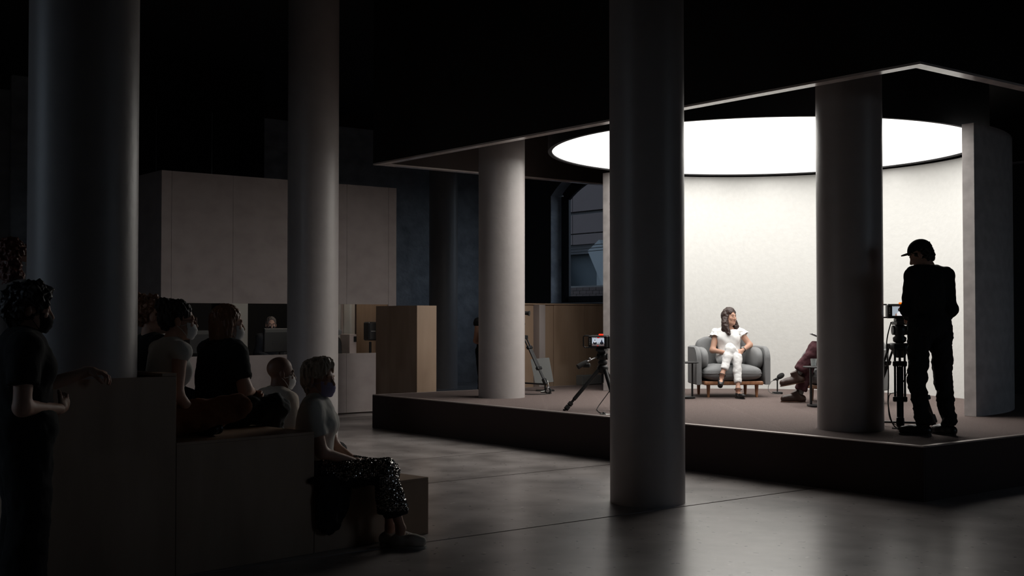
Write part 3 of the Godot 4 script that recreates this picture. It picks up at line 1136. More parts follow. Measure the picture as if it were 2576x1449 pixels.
func picture(key: String, w: int, h: int, paint: Callable) -> StandardMaterial3D:
	var img := Image.create_empty(w, h, false, Image.FORMAT_RGB8)
	for y in h:
		for x in w:
			img.set_pixel(x, y, paint.call((x + 0.5) / w, (y + 0.5) / h))
	var m := StandardMaterial3D.new()
	m.resource_name = key
	m.albedo_color = Color(0.02, 0.02, 0.02)
	m.roughness = 0.3
	m.emission_enabled = true
	m.emission = Color.BLACK
	m.emission_texture = ImageTexture.create_from_image(img)
	m.emission_energy_multiplier = 0.85
	return m

func in_ell(x: float, y: float, cx: float, cy: float, rx: float, ry: float) -> bool:
	return (x - cx) * (x - cx) / (rx * rx) + (y - cy) * (y - cy) / (ry * ry) < 1.0

func guest_picture(x: float, y: float) -> Color:
	if y < 0.09:
		return Color(0.75, 0.05, 0.06) if absf(x - 0.62) < 0.11 else (Color(0.75, 0.76, 0.78) if fmod(x * 13.0, 1.0) < 0.5 else Color(0.05, 0.05, 0.06))
	if in_ell(x, y, 0.53, 0.36, 0.055, 0.09):
		return Color(0.55, 0.40, 0.35)
	if in_ell(x, y, 0.51, 0.38, 0.11, 0.19):
		return Color(0.10, 0.07, 0.07)
	if in_ell(x, y, 0.53, 0.86, 0.22, 0.31):
		return Color(0.93, 0.93, 0.94)
	if in_ell(x, y, 0.80, 0.92, 0.10, 0.22) or in_ell(x, y, 0.28, 0.92, 0.08, 0.16):
		return Color(0.60, 0.48, 0.44)
	return Color(0.68, 0.72, 0.76)

func wide_picture(x: float, y: float) -> Color:
	if y < 0.10:
		return Color(0.8, 0.06, 0.06) if absf(x - 0.52) < 0.09 else (Color(0.7, 0.7, 0.72) if fmod(x * 11.0, 1.0) < 0.55 else Color(0.06, 0.06, 0.07))
	if y > 0.93:
		return Color(0.7, 0.1, 0.1) if absf(x - 0.47) < 0.07 else Color(0.30, 0.25, 0.25)
	for s in [[0.24, 0.0], [0.80, 1.0]]:
		var cx: float = s[0]
		if in_ell(x, y, cx, 0.33, 0.04, 0.06):
			return Color(0.13, 0.09, 0.09)
		if in_ell(x, y, cx, 0.50, 0.06, 0.13):
			return Color(0.85, 0.85, 0.88) if s[1] < 0.5 else Color(0.14, 0.17, 0.26)
		if in_ell(x, y, cx, 0.66, 0.15, 0.17):
			return Color(0.10, 0.10, 0.12)
	if absf(y - 0.60) < 0.012 and absf(x - 0.52) < 0.1:
		return Color(0.2, 0.2, 0.22)
	if y > 0.70:
		return Color(0.42, 0.38, 0.38)
	return Color(0.74, 0.77, 0.82)

# a thin upright picture: local x to the right and y up as its viewer, who stands on the +z side, sees it
func screen_geo(w: float, h: float) -> Geo:
	var g := Geo.new()
	g.face([Vector3(-w / 2, -h / 2, 0), Vector3(w / 2, -h / 2, 0), Vector3(w / 2, h / 2, 0), Vector3(-w / 2, h / 2, 0)])
	g.uv = PackedVector2Array([Vector2(0, 1), Vector2(1, 1), Vector2(1, 0), Vector2(0, 0)])
	return g

# a cinema camera whose lens looks along local -z and whose screen faces +z; origin at the bottom of its body
func make_camera(label: String, at: Vector3, turn: float, pic: StandardMaterial3D, tally: Color, w := 0.19) -> Node3D:
	var o := thing("video_camera", label, "camera", at, turn, "video cameras")
	var m: Material = mats.black_plastic
	part(o, "body", Geo.new().box(Vector3(0, 0.06, -0.05), Vector3(w, 0.12, 0.10), 0.012), m)
	var mon := part(o, "screen_housing", Geo.new().box(Vector3(-0.01, 0.062, 0.012), Vector3(w - 0.02, 0.105, 0.03), 0.006), m)
	part(mon, "screen", screen_geo(0.115, 0.08), pic, Vector3(-0.005, 0.062, 0.0285))
	for k in 4:
		part(o, "button", Geo.new().box(Vector3(-w / 2 + 0.017, 0.04 + k * 0.015, 0.028), Vector3(0.012, 0.007, 0.006), 0.002), mats.silver)
	part(o, "tally_light", Geo.new().box(Vector3(0.015, 0.126, 0.0), Vector3(0.04, 0.014, 0.03), 0.004), glow("tally_" + str(tally), tally, 0.9))
	part(o, "cage_handle", Geo.new().tube([Vector3(-w / 2, 0.115, -0.02), Vector3(-w / 2 - 0.045, 0.115, -0.02), Vector3(-w / 2 - 0.058, 0.105, -0.02), Vector3(-w / 2 - 0.058, 0.02, -0.02), Vector3(-w / 2 - 0.045, 0.008, -0.02), Vector3(-w / 2, 0.008, -0.02)], 0.006, 8), m)
	var lx := Transform3D(Basis(Vector3.RIGHT, -PI / 2), Vector3(0.01, 0.062, -0.10))
	var lens := part(o, "lens", Geo.new().lathe([Vector2(0.036, 0), Vector2(0.04, 0.02), Vector2(0.04, 0.07), Vector2(0.046, 0.08), Vector2(0.046, 0.13), Vector2(0.038, 0.132), Vector2(0.0, 0.12)], 28, lx), m)
	part(lens, "focus_ring", Geo.new().lathe([Vector2(0.042, 0.03), Vector2(0.0435, 0.034), Vector2(0.0435, 0.058), Vector2(0.042, 0.062)], 28, lx), mats.black_rubber)
	part(o, "base_plate", Geo.new().box(Vector3(0.01, -0.012, -0.05), Vector3(0.08, 0.024, 0.14), 0.004), m)
	return o

# fluid head, origin at its foot, top plate at h = 0.17
func fluid_head(parent: Node3D, at: Vector3, turn: float, arm := true) -> MeshInstance3D:
	var m: Material = mats.black_metal
	var b := Basis(Vector3.UP, turn)
	var h := part(parent, "fluid_head", Geo.new().spin([Vector2(0.03, 0.0), Vector2(0.052, 0.012), Vector2(0.056, 0.04), Vector2(0.036, 0.055), Vector2(0.05, 0.07), Vector2(0.058, 0.1), Vector2(0.05, 0.13), Vector2(0.03, 0.14)], 24), m, at, b)
	part(h, "tilt_drum", Geo.new().tube([Vector3(-0.06, 0.098, 0), Vector3(0.06, 0.098, 0)], 0.036, 20), m)
	part(h, "top_plate", Geo.new().box(Vector3(0, 0.152, 0), Vector3(0.09, 0.028, 0.15), 0.004), m)
	if arm:
		part(parent, "pan_handle", Geo.new().tube([at + b * Vector3(-0.05, 0.10, 0.02), at + b * Vector3(-0.13, 0.055, 0.16), at + b * Vector3(-0.16, 0.04, 0.2)], 0.008, 10), mats.steel)
	return h

func make_tripod(label: String, at: Vector3, turn: float, top: float, feet: Array, thick := 0.022) -> Node3D:
	var o := thing("tripod", label, "tripod", at, turn, "camera tripods")
	var m: Material = mats.black_metal
	part(o, "crown", Geo.new().spin([Vector2(0.02, top - 0.10), Vector2(0.055, top - 0.08), Vector2(0.066, top - 0.03), Vector2(0.05, top), Vector2(0.001, top)], 20), m)
	part(o, "centre_column", Geo.new().tube([Vector3(0, top - 0.2, 0), Vector3(0, top - 0.09, 0)], 0.015, 12), m)
	for f in feet:
		var p: Vector3 = f
		var d := Vector3(p.x, 0, p.z).normalized()
		var a := d * 0.055 + Vector3(0, top - 0.055, 0)
		var l := part(o, "leg", Geo.new().tube([a, a.lerp(p, 0.72)], [thick, thick * 0.9], 14), m)
		part(l, "lower_section", Geo.new().tube([a.lerp(p, 0.70), a.lerp(p, 0.97)], thick * 0.62, 12), m)
		part(l, "leg_lock", Geo.new().tube([a.lerp(p, 0.80), a.lerp(p, 0.86)], thick * 1.15, 12), mats.black_rubber)
		part(l, "leg_lock", Geo.new().tube([a.lerp(p, 0.885), a.lerp(p, 0.955)], thick * 1.15, 12), mats.black_rubber)
		part(l, "foot", Geo.new().ball(p + Vector3(0, 0.012, 0), Vector3(0.018, 0.012, 0.018), 10), mats.black_rubber)
	return o

# video tripod with paired tubes in each leg and a ground spreader
func make_video_tripod(label: String, at: Vector3, turn: float, top: float, spread: float, wheels: bool) -> Node3D:
	var o := thing("tripod", label, "tripod", at, turn, "camera tripods")
	var m: Material = mats.black_metal
	part(o, "bowl", Geo.new().spin([Vector2(0.03, top - 0.14), Vector2(0.05, top - 0.135), Vector2(0.075, top - 0.07), Vector2(0.09, top - 0.06), Vector2(0.09, top), Vector2(0.001, top)], 24), m)
	part(o, "bowl_knob", Geo.new().lathe([Vector2(0.012, top - 0.14), Vector2(0.012, top - 0.19), Vector2(0.034, top - 0.19), Vector2(0.034, top - 0.215), Vector2(0.001, top - 0.215)], 16), m)
	var low := 0.13 if wheels else 0.03
	for k in 3:
		var a := TAU * k / 3.0
		var d := Vector3(sin(a), 0, cos(a))
		var sd := Vector3(cos(a), 0, -sin(a))
		var p0 := d * 0.085 + Vector3(0, top - 0.03, 0)
		var p1 := d * spread + Vector3(0, low, 0)
		var l := part(o, "leg", Geo.new().box(p0, Vector3(0.11, 0.05, 0.05), 0.006, Basis(sd, Vector3.UP, sd.cross(Vector3.UP))), m)
		for s in [-0.044, 0.044]:
			part(l, "outer_tube", Geo.new().tube([p0 + sd * s, p0.lerp(p1, 0.66) + sd * s], 0.011, 10), m)
		for s in [-0.022, 0.022]:
			part(l, "inner_tube", Geo.new().tube([p0.lerp(p1, 0.24) + sd * s, p0.lerp(p1, 0.92) + sd * s], 0.009, 10), m)
		part(l, "middle_tube", Geo.new().tube([p0.lerp(p1, 0.26), p1], 0.015, 10), m)
		for f in [0.22, 0.66]:
			part(l, "clamp", Geo.new().box(p0.lerp(p1, f), Vector3(0.13, 0.045, 0.045), 0.008, Basis(sd, (p0 - p1).normalized(), sd.cross((p0 - p1).normalized()))), m)
		part(l, "shoe", Geo.new().box(p0.lerp(p1, 0.94), Vector3(0.07, 0.09, 0.05), 0.01, Basis(sd, (p0 - p1).normalized(), sd.cross((p0 - p1).normalized()))), m)
		part(o, "spreader_arm", Geo.new().tube([Vector3(0, low + 0.015, 0), p1 + Vector3(0, 0.0, 0)], 0.011, 8), m)
		if wheels:
			var w := p1 + d * 0.03
			var c := part(o, "castor", Geo.new().tube([w + Vector3(0, 0.0, 0), w + Vector3(0, -0.045, 0)], 0.014, 10), mats.steel)
			part(c, "wheel", Geo.new().tube([Vector3(w.x, 0.045, w.z) - sd * 0.014, Vector3(w.x, 0.045, w.z) + sd * 0.014], 0.045, 22), mats.black_rubber)
			part(c, "hub", Geo.new().tube([Vector3(w.x, 0.045, w.z) - sd * 0.018, Vector3(w.x, 0.045, w.z) + sd * 0.018], 0.024, 16), mats.steel)
			part(c, "fork", Geo.new().box(Vector3(w.x, 0.072, w.z), Vector3(0.05, 0.05, 0.03), 0.006, Basis(sd, Vector3.UP, sd.cross(Vector3.UP))), mats.steel)
		else:
			part(o, "foot", Geo.new().ball(p1 + Vector3(0, -0.015, 0), Vector3(0.03, 0.015, 0.03), 12), mats.black_rubber)
	part(o, "spreader_hub", Geo.new().spin([Vector2(0.001, low), Vector2(0.04, low), Vector2(0.04, low + 0.03), Vector2(0.001, low + 0.03)], 18), m)
	return o

func build_props() -> void:
	var F := STAGE_H
	make_armchair("grey upholstered armchair under the woman in white", wd(2.86, F, 16.22), PI + 0.07)
	make_armchair("grey armchair behind the stage column, under the man in maroon trousers", wd(4.12, F, 15.0), PI / 2 + 0.25)
	side_table("black side table left of the guest's armchair", wd(2.20, F, 15.72), 0.0)
	var t2 := side_table("black side table holding a glass of water", wd(3.62, F, 14.25), PI)
	# glass of water on the second table
	var gl := thing("drinking_glass", "clear glass of water on the black side table", "glass", wd(3.53, F + 0.471, 14.25))
	part(gl, "bowl", Geo.new().lathe([Vector2(0.030, 0.0), Vector2(0.038, 0.09), Vector2(0.036, 0.09), Vector2(0.028, 0.008), Vector2(0.0001, 0.008)], 28), mats.clear_glass)
	part(gl, "water", Geo.new().lathe([Vector2(0.0001, 0.009), Vector2(0.0275, 0.009), Vector2(0.034, 0.07), Vector2(0.0001, 0.07)], 28), mats.clear_glass)
	# microphone on its small stand
	var mic := thing("microphone_stand", "small black microphone on a low stand between the armchairs", "microphone", wd(3.62, F, 16.62))
	part(mic, "base", Geo.new().box(Vector3(0, 0.015, 0), Vector3(0.125, 0.03, 0.11), 0.006), mats.black_metal)
	part(mic, "pole", Geo.new().tube([Vector3(0, 0.02, 0), Vector3(0, 0.20, 0)], 0.010, 12), mats.black_metal)
	part(mic, "clip", Geo.new().box(Vector3(-0.005, 0.20, 0), Vector3(0.045, 0.035, 0.035), 0.006), mats.black_plastic)
	part(mic, "body", Geo.new().tube([Vector3(-0.055, 0.185, 0), Vector3(0.02, 0.225, 0)], 0.011, 12), mats.black_metal)
	var dirm := Vector3(0.85, 0.53, 0).normalized()
	part(mic, "foam_windshield", cushion(Vector3(0.045, 0.242, 0), Vector3(0.036, 0.056, 0.036), 0.85, 1.0, Basis(Vector3(dirm.y, -dirm.x, 0), dirm, Vector3(0, 0, 1))), mats.black_rubber)
	cable("microphone_cable", "thin grey cable hanging from the small microphone", [wd(3.565, F + 0.185, 16.62), wd(3.52, F + 0.15, 16.61), wd(3.49, F + 0.09, 16.60), wd(3.50, F + 0.03, 16.57), wd(3.56, F + 0.006, 16.52), wd(3.64, F + 0.005, 16.5)], 0.004, mats.grey_box)
	# camera on the black tripod at the stage edge
	var p1 := picture("screen_wide", 120, 84, wide_picture)
	var tb := wd(1.03, F, 13.85)
	var tp := make_tripod("black tripod near the stage edge with legs spread wide", tb, 0.0, 0.50, [Vector3(-0.445, 0, 0.24), Vector3(0.14, 0, 0.26), Vector3(0.30, 0, -0.42)], 0.024)
	var hd := fluid_head(tp, Vector3(0, 0.50, 0), -0.25)
	part(hd, "remote_grip", Geo.new().tube([Vector3(-0.15, 0.045, 0.17), Vector3(-0.19, 0.02, 0.22), Vector3(-0.235, -0.012, 0.255)], [0.022, 0.027, 0.029], 16), mats.black_rubber)
	part(hd, "grip_clamp", Geo.new().box(Vector3(-0.15, 0.005, 0.19), Vector3(0.09, 0.05, 0.05), 0.012), mats.black_plastic)
	part(hd, "grip_knob", Geo.new().ball(Vector3(-0.12, 0.075, 0.15), Vector3(0.016, 0.016, 0.016), 12), mats.steel)
	make_camera("camera with lit screen showing two seated people, on spread tripod", tb + Vector3(-0.035, 0.69, 0.0), -0.35, p1, Color(1.0, 0.25, 0.15), 0.20).scale = Vector3.ONE * 1.25
	cable("camera_cable", "black cable running from the tripod camera to the stage edge", [tb + Vector3(0.08, 0.70, 0.0), tb + Vector3(0.16, 0.6, 0.05), tb + Vector3(0.14, 0.3, -0.1), tb + Vector3(-0.05, 0.03, 0.0), wd(0.955, F + 0.005, 13.6), wd(0.96, F + 0.005, 13.3), wd(0.985, F + 0.005, 13.12)], 0.005)
	var fp := thing("floor_socket", "small flat floor socket plate at the stage edge", "socket", wd(1.0, F, 13.08), TURN)
	part(fp, "plate", Geo.new().box(Vector3(0, 0.004, 0), Vector3(0.10, 0.008, 0.07), 0.002), mats.silver)
	part(fp, "plug", Geo.new().box(Vector3(-0.02, 0.016, 0), Vector3(0.03, 0.02, 0.025), 0.004), mats.black_plastic)
	# wheeled tripod behind the column
	var tw := wd(0.10, F, 16.75)
	var tp2 := make_video_tripod("wheeled tripod half hidden behind the stage column", tw, 1.15, 0.80, 0.40, true)
	fluid_head(tp2, Vector3(0, 0.80, 0), 0.6, false)
	var c2 := thing("studio_camera", "studio camera with round eyepiece peeking past the column", "camera", tw + Vector3(0, 0.972, 0), 0.0)
	part(c2, "body", Geo.new().box(Vector3(-0.03, 0.09, -0.03), Vector3(0.13, 0.17, 0.3), 0.015), mats.black_plastic)
	part(c2, "eyepiece", Geo.new().tube([Vector3(0.02, 0.135, 0.08), Vector3(0.08, 0.13, 0.10), Vector3(0.115, 0.127, 0.11), Vector3(0.14, 0.125, 0.118)], [0.026, 0.026, 0.026, 0.037], 22), mats.black_rubber)
	part(c2, "eyepiece_ring", Geo.new().tube([Vector3(0.035, 0.16, 0.07), Vector3(0.05, 0.17, 0.08)], 0.016, 14), mats.steel)
	part(c2, "lens", Geo.new().tube([Vector3(-0.03, 0.09, -0.18), Vector3(-0.03, 0.09, -0.34)], 0.045, 24), mats.black_plastic)
	cable("floor_cable", "dark cable coiled on the carpet under the wheeled tripod", [tw + Vector3(0.02, 0.012, 0.3), tw + Vector3(0.16, 0.006, 0.34), tw + Vector3(0.34, 0.006, 0.26), tw + Vector3(0.44, 0.006, 0.05), tw + Vector3(0.30, 0.006, -0.1), tw + Vector3(0.42, 0.006, -0.16)], 0.006)
	# grey prompting panel on its stand
	var gp := thing("grey_panel", "tilted square grey panel standing on the carpet behind the wheeled tripod", "panel", wd(0.43, F - 0.0, 17.25))
	var gb := Basis(Vector3(0, 0, 1), 0.10) * Basis(Vector3.RIGHT, -0.12)
	part(gp, "board", Geo.new().prism(PackedVector2Array([Vector2(-0.168, 0.175), Vector2(0.097, 0.197), Vector2(0.158, -0.145), Vector2(-0.103, -0.172)]), 0.03, Transform3D(Basis(Vector3.RIGHT, -0.10), Vector3(0, 0.275, 0))), mats.grey_panel)
	part(gp, "stand_pole", Geo.new().tube([Vector3(0.04, 0.0, -0.03), Vector3(0.04, 0.30, -0.03)], 0.012, 10), mats.black_metal)
	part(gp, "stand_foot", Geo.new().box(Vector3(0.04, 0.008, -0.03), Vector3(0.26, 0.016, 0.2), 0.004), mats.black_metal)
	cable("panel_cable", "pale cable hanging below the tilted grey panel", [wd(0.50, F + 0.15, 17.2), wd(0.51, F + 0.08, 17.15), wd(0.47, F + 0.02, 17.05), wd(0.40, F + 0.006, 16.98)], 0.006, mats.silver)
	var gx := thing("floor_speaker", "low grey box on the carpet against the plywood wall", "speaker", ws(0.02, F, 3.92), TURN)
	part(gx, "cabinet", Geo.new().box(Vector3(0, 0.075, 0), Vector3(0.14, 0.15, 0.42), 0.006), mats.grey_box)
	part(gx, "grille", Geo.new().box(Vector3(0.073, 0.072, 0), Vector3(0.008, 0.125, 0.39), 0.002), mats.grey_box)
	# operator's camera
	var p2 := picture("screen_guest", 112, 72, guest_picture)
	var ob := wd(3.70, F, 11.62)
	var tp3 := make_video_tripod("tall twin-tube tripod in front of the camera operator", ob, -0.305, 0.80, 0.36, false)
	fluid_head(tp3, Vector3(0, 0.80, 0), 0.3, false).scale = Vector3(1.15, 1.25, 1.15)
	make_camera("operator's camera with lit screen showing the woman in white", ob + Vector3(-0.005, 1.035, 0.02), -0.15, p2, Color(1.0, 0.5, 0.1), 0.20).scale = Vector3.ONE * 1.15
	cable("tripod_cable", "loose black cable dangling beside the operator's tripod", [ob + Vector3(-0.08, 1.0, 0), ob + Vector3(-0.13, 0.8, 0.02), ob + Vector3(-0.12, 0.5, 0.04), ob + Vector3(-0.13, 0.2, 0.06), ob + Vector3(-0.08, 0.01, 0.1), ob + Vector3(0.05, 0.008, 0.18), ob + Vector3(-0.05, 0.008, 0.26), ob + Vector3(-0.14, 0.008, 0.2)], 0.006)
	cable("tripod_cable", "thin cable looped across the operator's tripod leg", [ob + Vector3(0.07, 0.72, 0.0), ob + Vector3(0.04, 0.55, 0.12), ob + Vector3(-0.06, 0.35, 0.12), ob + Vector3(-0.12, 0.3, 0.05), ob + Vector3(-0.11, 0.06, 0.08), ob + Vector3(0.02, 0.007, 0.3)], 0.004)
	# in the control booth: screens, a loudspeaker, cases
	var bo := [[0.0, 0.62, "large monitor seen from behind in the booth opening, nearest the column", 0.36], [-1.2, 0.60, "wide monitor seen from behind at the left of the booth opening", 0.34]]
	for k in 2:
		var a: Array = bo[k]
		var mo := thing("monitor", a[2], "monitor", ws(-2.62, 0.915, a[0]), TURN, "booth monitors")
		part(mo, "foot", Geo.new().box(Vector3(0, 0.006, 0), Vector3(0.18, 0.012, 0.24), 0.003), mats.black_plastic)
		part(mo, "neck", Geo.new().box(Vector3(0.0, 0.06, 0), Vector3(0.05, 0.10, 0.07), 0.005), mats.black_plastic)
		var sh := part(mo, "housing", Geo.new().box(Vector3(0.02, 0.05 + a[3] / 2, 0), Vector3(0.05, a[3], a[1]), 0.008), mats.black_plastic)
		part(sh, "silver_band", Geo.new().box(Vector3(0.028, 0.05 + a[3] - 0.035, 0), Vector3(0.04, 0.07, a[1] - 0.01), 0.012), mats.grey_box)
		for q in 3:
			part(sh, "vent_slot", Geo.new().box(Vector3(0.046, 0.16 + q * 0.03, a[1] * 0.2), Vector3(0.006, 0.008, 0.1), 0.001), mats.frame_dark)
		part(sh, "screen", Geo.new().box(Vector3(-0.007, 0.05 + a[3] / 2, 0), Vector3(0.004, a[3] - 0.03, a[1] - 0.03)), glow("booth_screen", Color(0.75, 0.8, 0.85), 0.5))
		var L := AreaLight3D.new()
		L.name = "screen_light"
		L.area_size = Vector2(a[1] - 0.03, a[3] - 0.03)
		L.area_normalize_energy = false
		L.light_energy = 0.12
		L.light_color = Color(0.9, 0.92, 1.0)
		L.shadow_enabled = true
		L.position = Vector3(-0.012, 0.05 + a[3] / 2, 0)
		L.rotation.y = PI / 2
		mo.add_child(L)
	var sp := thing("loudspeaker", "black loudspeaker on a stand at the right of the booth opening", "speaker", ws(-2.62, 0, 1.58), TURN)
	part(sp, "stand", Geo.new().tube([Vector3(0, 0, 0), Vector3(0, 1.1, 0)], 0.02, 12), mats.black_metal)
	part(sp, "cabinet", Geo.new().box(Vector3(0, 1.27, 0), Vector3(0.18, 0.30, 0.16), 0.02), mats.black_plastic)
	part(sp, "badge", Geo.new().box(Vector3(0.092, 1.27, 0), Vector3(0.004, 0.010, 0.08), 0.001), mats.silver)
	part(sp, "foot", Geo.new().spin([Vector2(0.12, 0.0), Vector2(0.12, 0.015), Vector2(0.03, 0.03), Vector2(0.001, 0.03)], 20), mats.black_metal)
	var oc := thing("office_chair", "grey office chair seen through the booth opening beside the column", "chair", ws(-3.02, 0, 0.95), TURN)
	part(oc, "base", Geo.new().spin([Vector2(0.28, 0.02), Vector2(0.28, 0.05), Vector2(0.04, 0.09), Vector2(0.03, 0.42), Vector2(0.001, 0.42)], 20), mats.black_plastic)
	part(oc, "seat", cushion(Vector3(0, 0.47, 0), Vector3(0.24, 0.05, 0.24), 0.5, 0.4), mats.grey_cloth)
	part(oc, "backrest", cushion(Vector3(0.22, 0.90, 0), Vector3(0.05, 0.30, 0.2), 0.5, 0.4), mats.black_plastic)
	part(oc, "headrest", cushion(Vector3(0.22, 1.26, 0), Vector3(0.055, 0.055, 0.2), 0.6, 0.5), mats.grey_cloth)
	var bx := thing("wooden_case", "wooden case with a small black lock in the booth opening", "case", ws(-3.0, 0.0, 1.40), TURN)
	part(bx, "body", Geo.new().box(Vector3(0, 0.61, 0), Vector3(0.3, 1.22, 0.13), 0.006), mats.booth_ply)
	part(bx, "lock", Geo.new().box(Vector3(0.154, 1.14, -0.035), Vector3(0.012, 0.09, 0.05), 0.003), mats.black_metal)
	var bl := thing("booth_lamp", "small warm ceiling lamp inside the control booth", "lamp", ws(-2.75, 3.3, 0.9), TURN)
	part(bl, "shade", Geo.new().lathe([Vector2(0.10, 0.0), Vector2(0.04, 0.12), Vector2(0.012, 0.13), Vector2(0.012, 0.20)], 20), mats.black_metal)
	part(bl, "bulb", Geo.new().ball(Vector3(0, 0.03, 0), Vector3(0.03, 0.03, 0.03), 12), glow("bulb", Color(1.0, 0.9, 0.72), 1.5))
	var bo_l := OmniLight3D.new()
	bo_l.name = "bulb_light"
	bo_l.light_color = Color(1.0, 0.96, 0.9)
	bo_l.light_energy = 0.8
	bo_l.omni_range = 12.0
	bo_l.light_size = 0.03
	bo_l.shadow_enabled = true
	bo_l.position = Vector3(0, 0.03, 0)
	bl.add_child(bo_l)

# ---------------------------------------------------------------- people
# A person faces local -z, right hand at +x; the origin is on the ground or on the seat under the hips.

func head_geo() -> Geo:
	if shared.has("head"):
		return shared.head
	var b := Blob.new()
	b.ell(Vector3(0, 0.040, 0.012), Vector3(0.073, 0.083, 0.094), Basis(), 0.02)
	b.ell(Vector3(0, -0.032, -0.028), Vector3(0.056, 0.082, 0.062), Basis(), 0.03)
	b.ell(Vector3(0, -0.092, -0.064), Vector3(0.027, 0.022, 0.024), Basis(), 0.025)
	for s in [1.0, -1.0]:
		b.ell(Vector3(s * 0.040, -0.075, -0.022), Vector3(0.017, 0.03, 0.034), Basis(), 0.03)
		b.ell(Vector3(s * 0.034, -0.026, -0.070), Vector3(0.02, 0.02, 0.016), Basis(), 0.02)
	b.ell(Vector3(0, 0.020, -0.084), Vector3(0.046, 0.012, 0.010), Basis(), 0.012)
	for s in [1.0, -1.0]:
		b.cut(Vector3(s * 0.030, 0.000, -0.105), Vector3(0.018, 0.012, 0.020))
		b.ell(Vector3(s * 0.030, -0.001, -0.076), Vector3(0.014, 0.013, 0.013), Basis(), 0.004)
	b.cap(Vector3(0, 0.010, -0.088), Vector3(0, -0.034, -0.108), 0.007, 0.011, 0.012)
	b.ell(Vector3(0, -0.040, -0.094), Vector3(0.016, 0.009, 0.014), Basis(), 0.008)
	b.cap(Vector3(-0.016, -0.062, -0.083), Vector3(0.016, -0.062, -0.083), 0.006, 0.006, 0.006)
	b.cap(Vector3(-0.014, -0.071, -0.081), Vector3(0.014, -0.071, -0.081), 0.007, 0.007, 0.005)
	for s in [1.0, -1.0]:
		b.ell(Vector3(s * 0.075, -0.005, 0.012), Vector3(0.009, 0.031, 0.019), Basis(Vector3.UP, s * -0.4), 0.006)
	b.cap(Vector3(0, -0.05, 0.02), Vector3(0, -0.12, 0.026), 0.05, 0.052, 0.02)
	shared.head = b.build(0.0042)
	return shared.head

func hand_geo(curl: float) -> Geo:
	var key := "hand%.2f" % curl
	if shared.has(key):
		return shared[key]
	var b := Blob.new()
	b.ell(Vector3(0, 0.046, 0), Vector3(0.040, 0.052, 0.015), Basis(), 0.01)
	b.cap(Vector3(0, -0.02, 0), Vector3(0, 0.02, 0), 0.024, 0.026, 0.015)
	var fx := [0.030, 0.010, -0.010, -0.029]
	var fy := [0.086, 0.092, 0.087, 0.076]
	var fl := [0.072, 0.080, 0.074, 0.058]
	for k in 4:
		var p := Vector3(fx[k], fy[k] - 0.012, 0)
		var ang: float = curl * (0.75 + 0.08 * k)
		var rr := 0.0090
		for j in 3:
			var ln: float = fl[k] * [0.46, 0.30, 0.24][j]
			var q := p + Vector3(fx[k] * 0.06, cos(ang), -sin(ang)) * ln
			b.cap(p, q, rr, rr - 0.0010, 0.004)
			p = q
			rr -= 0.0009
			ang += curl * (0.95 if j == 0 else 0.6)
	var t := Vector3(0.026, 0.018, -0.004)
	var td := Vector3(0.66, 0.70, -0.25 - curl * 0.25).normalized()
	var tr := 0.0125
	for j in 3:
		var q: Vector3 = t + td * [0.036, 0.03, 0.024][j]
		b.cap(t, q, tr, tr - 0.0014, 0.006)
		t = q
		tr -= 0.0016
		td = (td + Vector3(-0.30, 0.15, -0.3 * curl)).normalized()
	shared[key] = b.build(0.0036)
	return shared[key]

func torso_frame(J: Dictionary) -> Basis:
	var up: Vector3 = (J.neck - J.pel).normalized()
	var side: Vector3 = (J.sr - J.sl).normalized()
	side = (side - up * side.dot(up)).normalized()
	return Basis(side, up, side.cross(up))

func add_torso(b: Blob, J: Dictionary, w: float, f: float, bust: bool) -> void:
	var T := torso_frame(J)
	var L: float = (J.neck - J.pel).length()
	var up := T.y
	b.ell(J.pel + up * L * 0.70, Vector3(0.158 * w + f, 0.17 + f, 0.108 * w + f), T, 0.05)
	b.ell(J.pel + up * L * 0.36, Vector3(0.132 * w + f, 0.17 + f, 0.100 * w + f), T, 0.06)
	for s in ["sl", "sr"]:
		b.cap(J.neck - up * 0.045, J[s], 0.050 + f, 0.053 * sqrt(w) + f, 0.04)
	if bust:
		for s in [1.0, -1.0]:
			b.ell(J.pel + up * L * 0.66 + T.x * s * 0.075 * w - T.z * 0.075 * w, Vector3(0.062 + f, 0.06 + f, 0.055 + f), T, 0.04)

func add_hips(b: Blob, J: Dictionary, w: float, f: float) -> void:
	var T := torso_frame(J)
	var side: Vector3 = (J.hr - J.hl).normalized()
	var H := Basis(side, T.y, side.cross(T.y)).orthonormalized()
	b.ell(J.pel + T.y * 0.02, Vector3(0.158 * w + f, 0.115 + f, 0.118 * w + f), H, 0.05)

func add_arm(b: Blob, J: Dictionary, s: String, w: float, f: float, until: float) -> void:
	var S: Vector3 = J["s" + s]
	var E: Vector3 = J["e" + s]
	var W: Vector3 = J["w" + s]
	var r0 := 0.050 * w + f
	var r1 := 0.040 * w + f
	if until <= 1.0:
		b.cap(S, S.lerp(E, until), r0, lerpf(r0, r1 + 0.006, until), 0.03, true)
	else:
		b.cap(S, E, r0, r1, 0.03)
		b.cap(E, E.lerp(W, until - 1.0), r1, lerpf(r1, 0.027 * w + f, until - 1.0), 0.025, until < 2.0)

func add_leg(b: Blob, J: Dictionary, s: String, w: float, f: float, until: float, flare := 0.0) -> void:
	var H: Vector3 = J["h" + s]
	var K: Vector3 = J["k" + s]
	var A: Vector3 = J["a" + s]
	b.cap(H, K, 0.084 * w + f, 0.056 * w + f, 0.04)
	if until > 1.0:
		b.cap(K, K.lerp(A, until - 1.0), 0.053 * w + f, lerpf(0.053 * w, 0.036 * w, until - 1.0) + f + flare, 0.03, true)

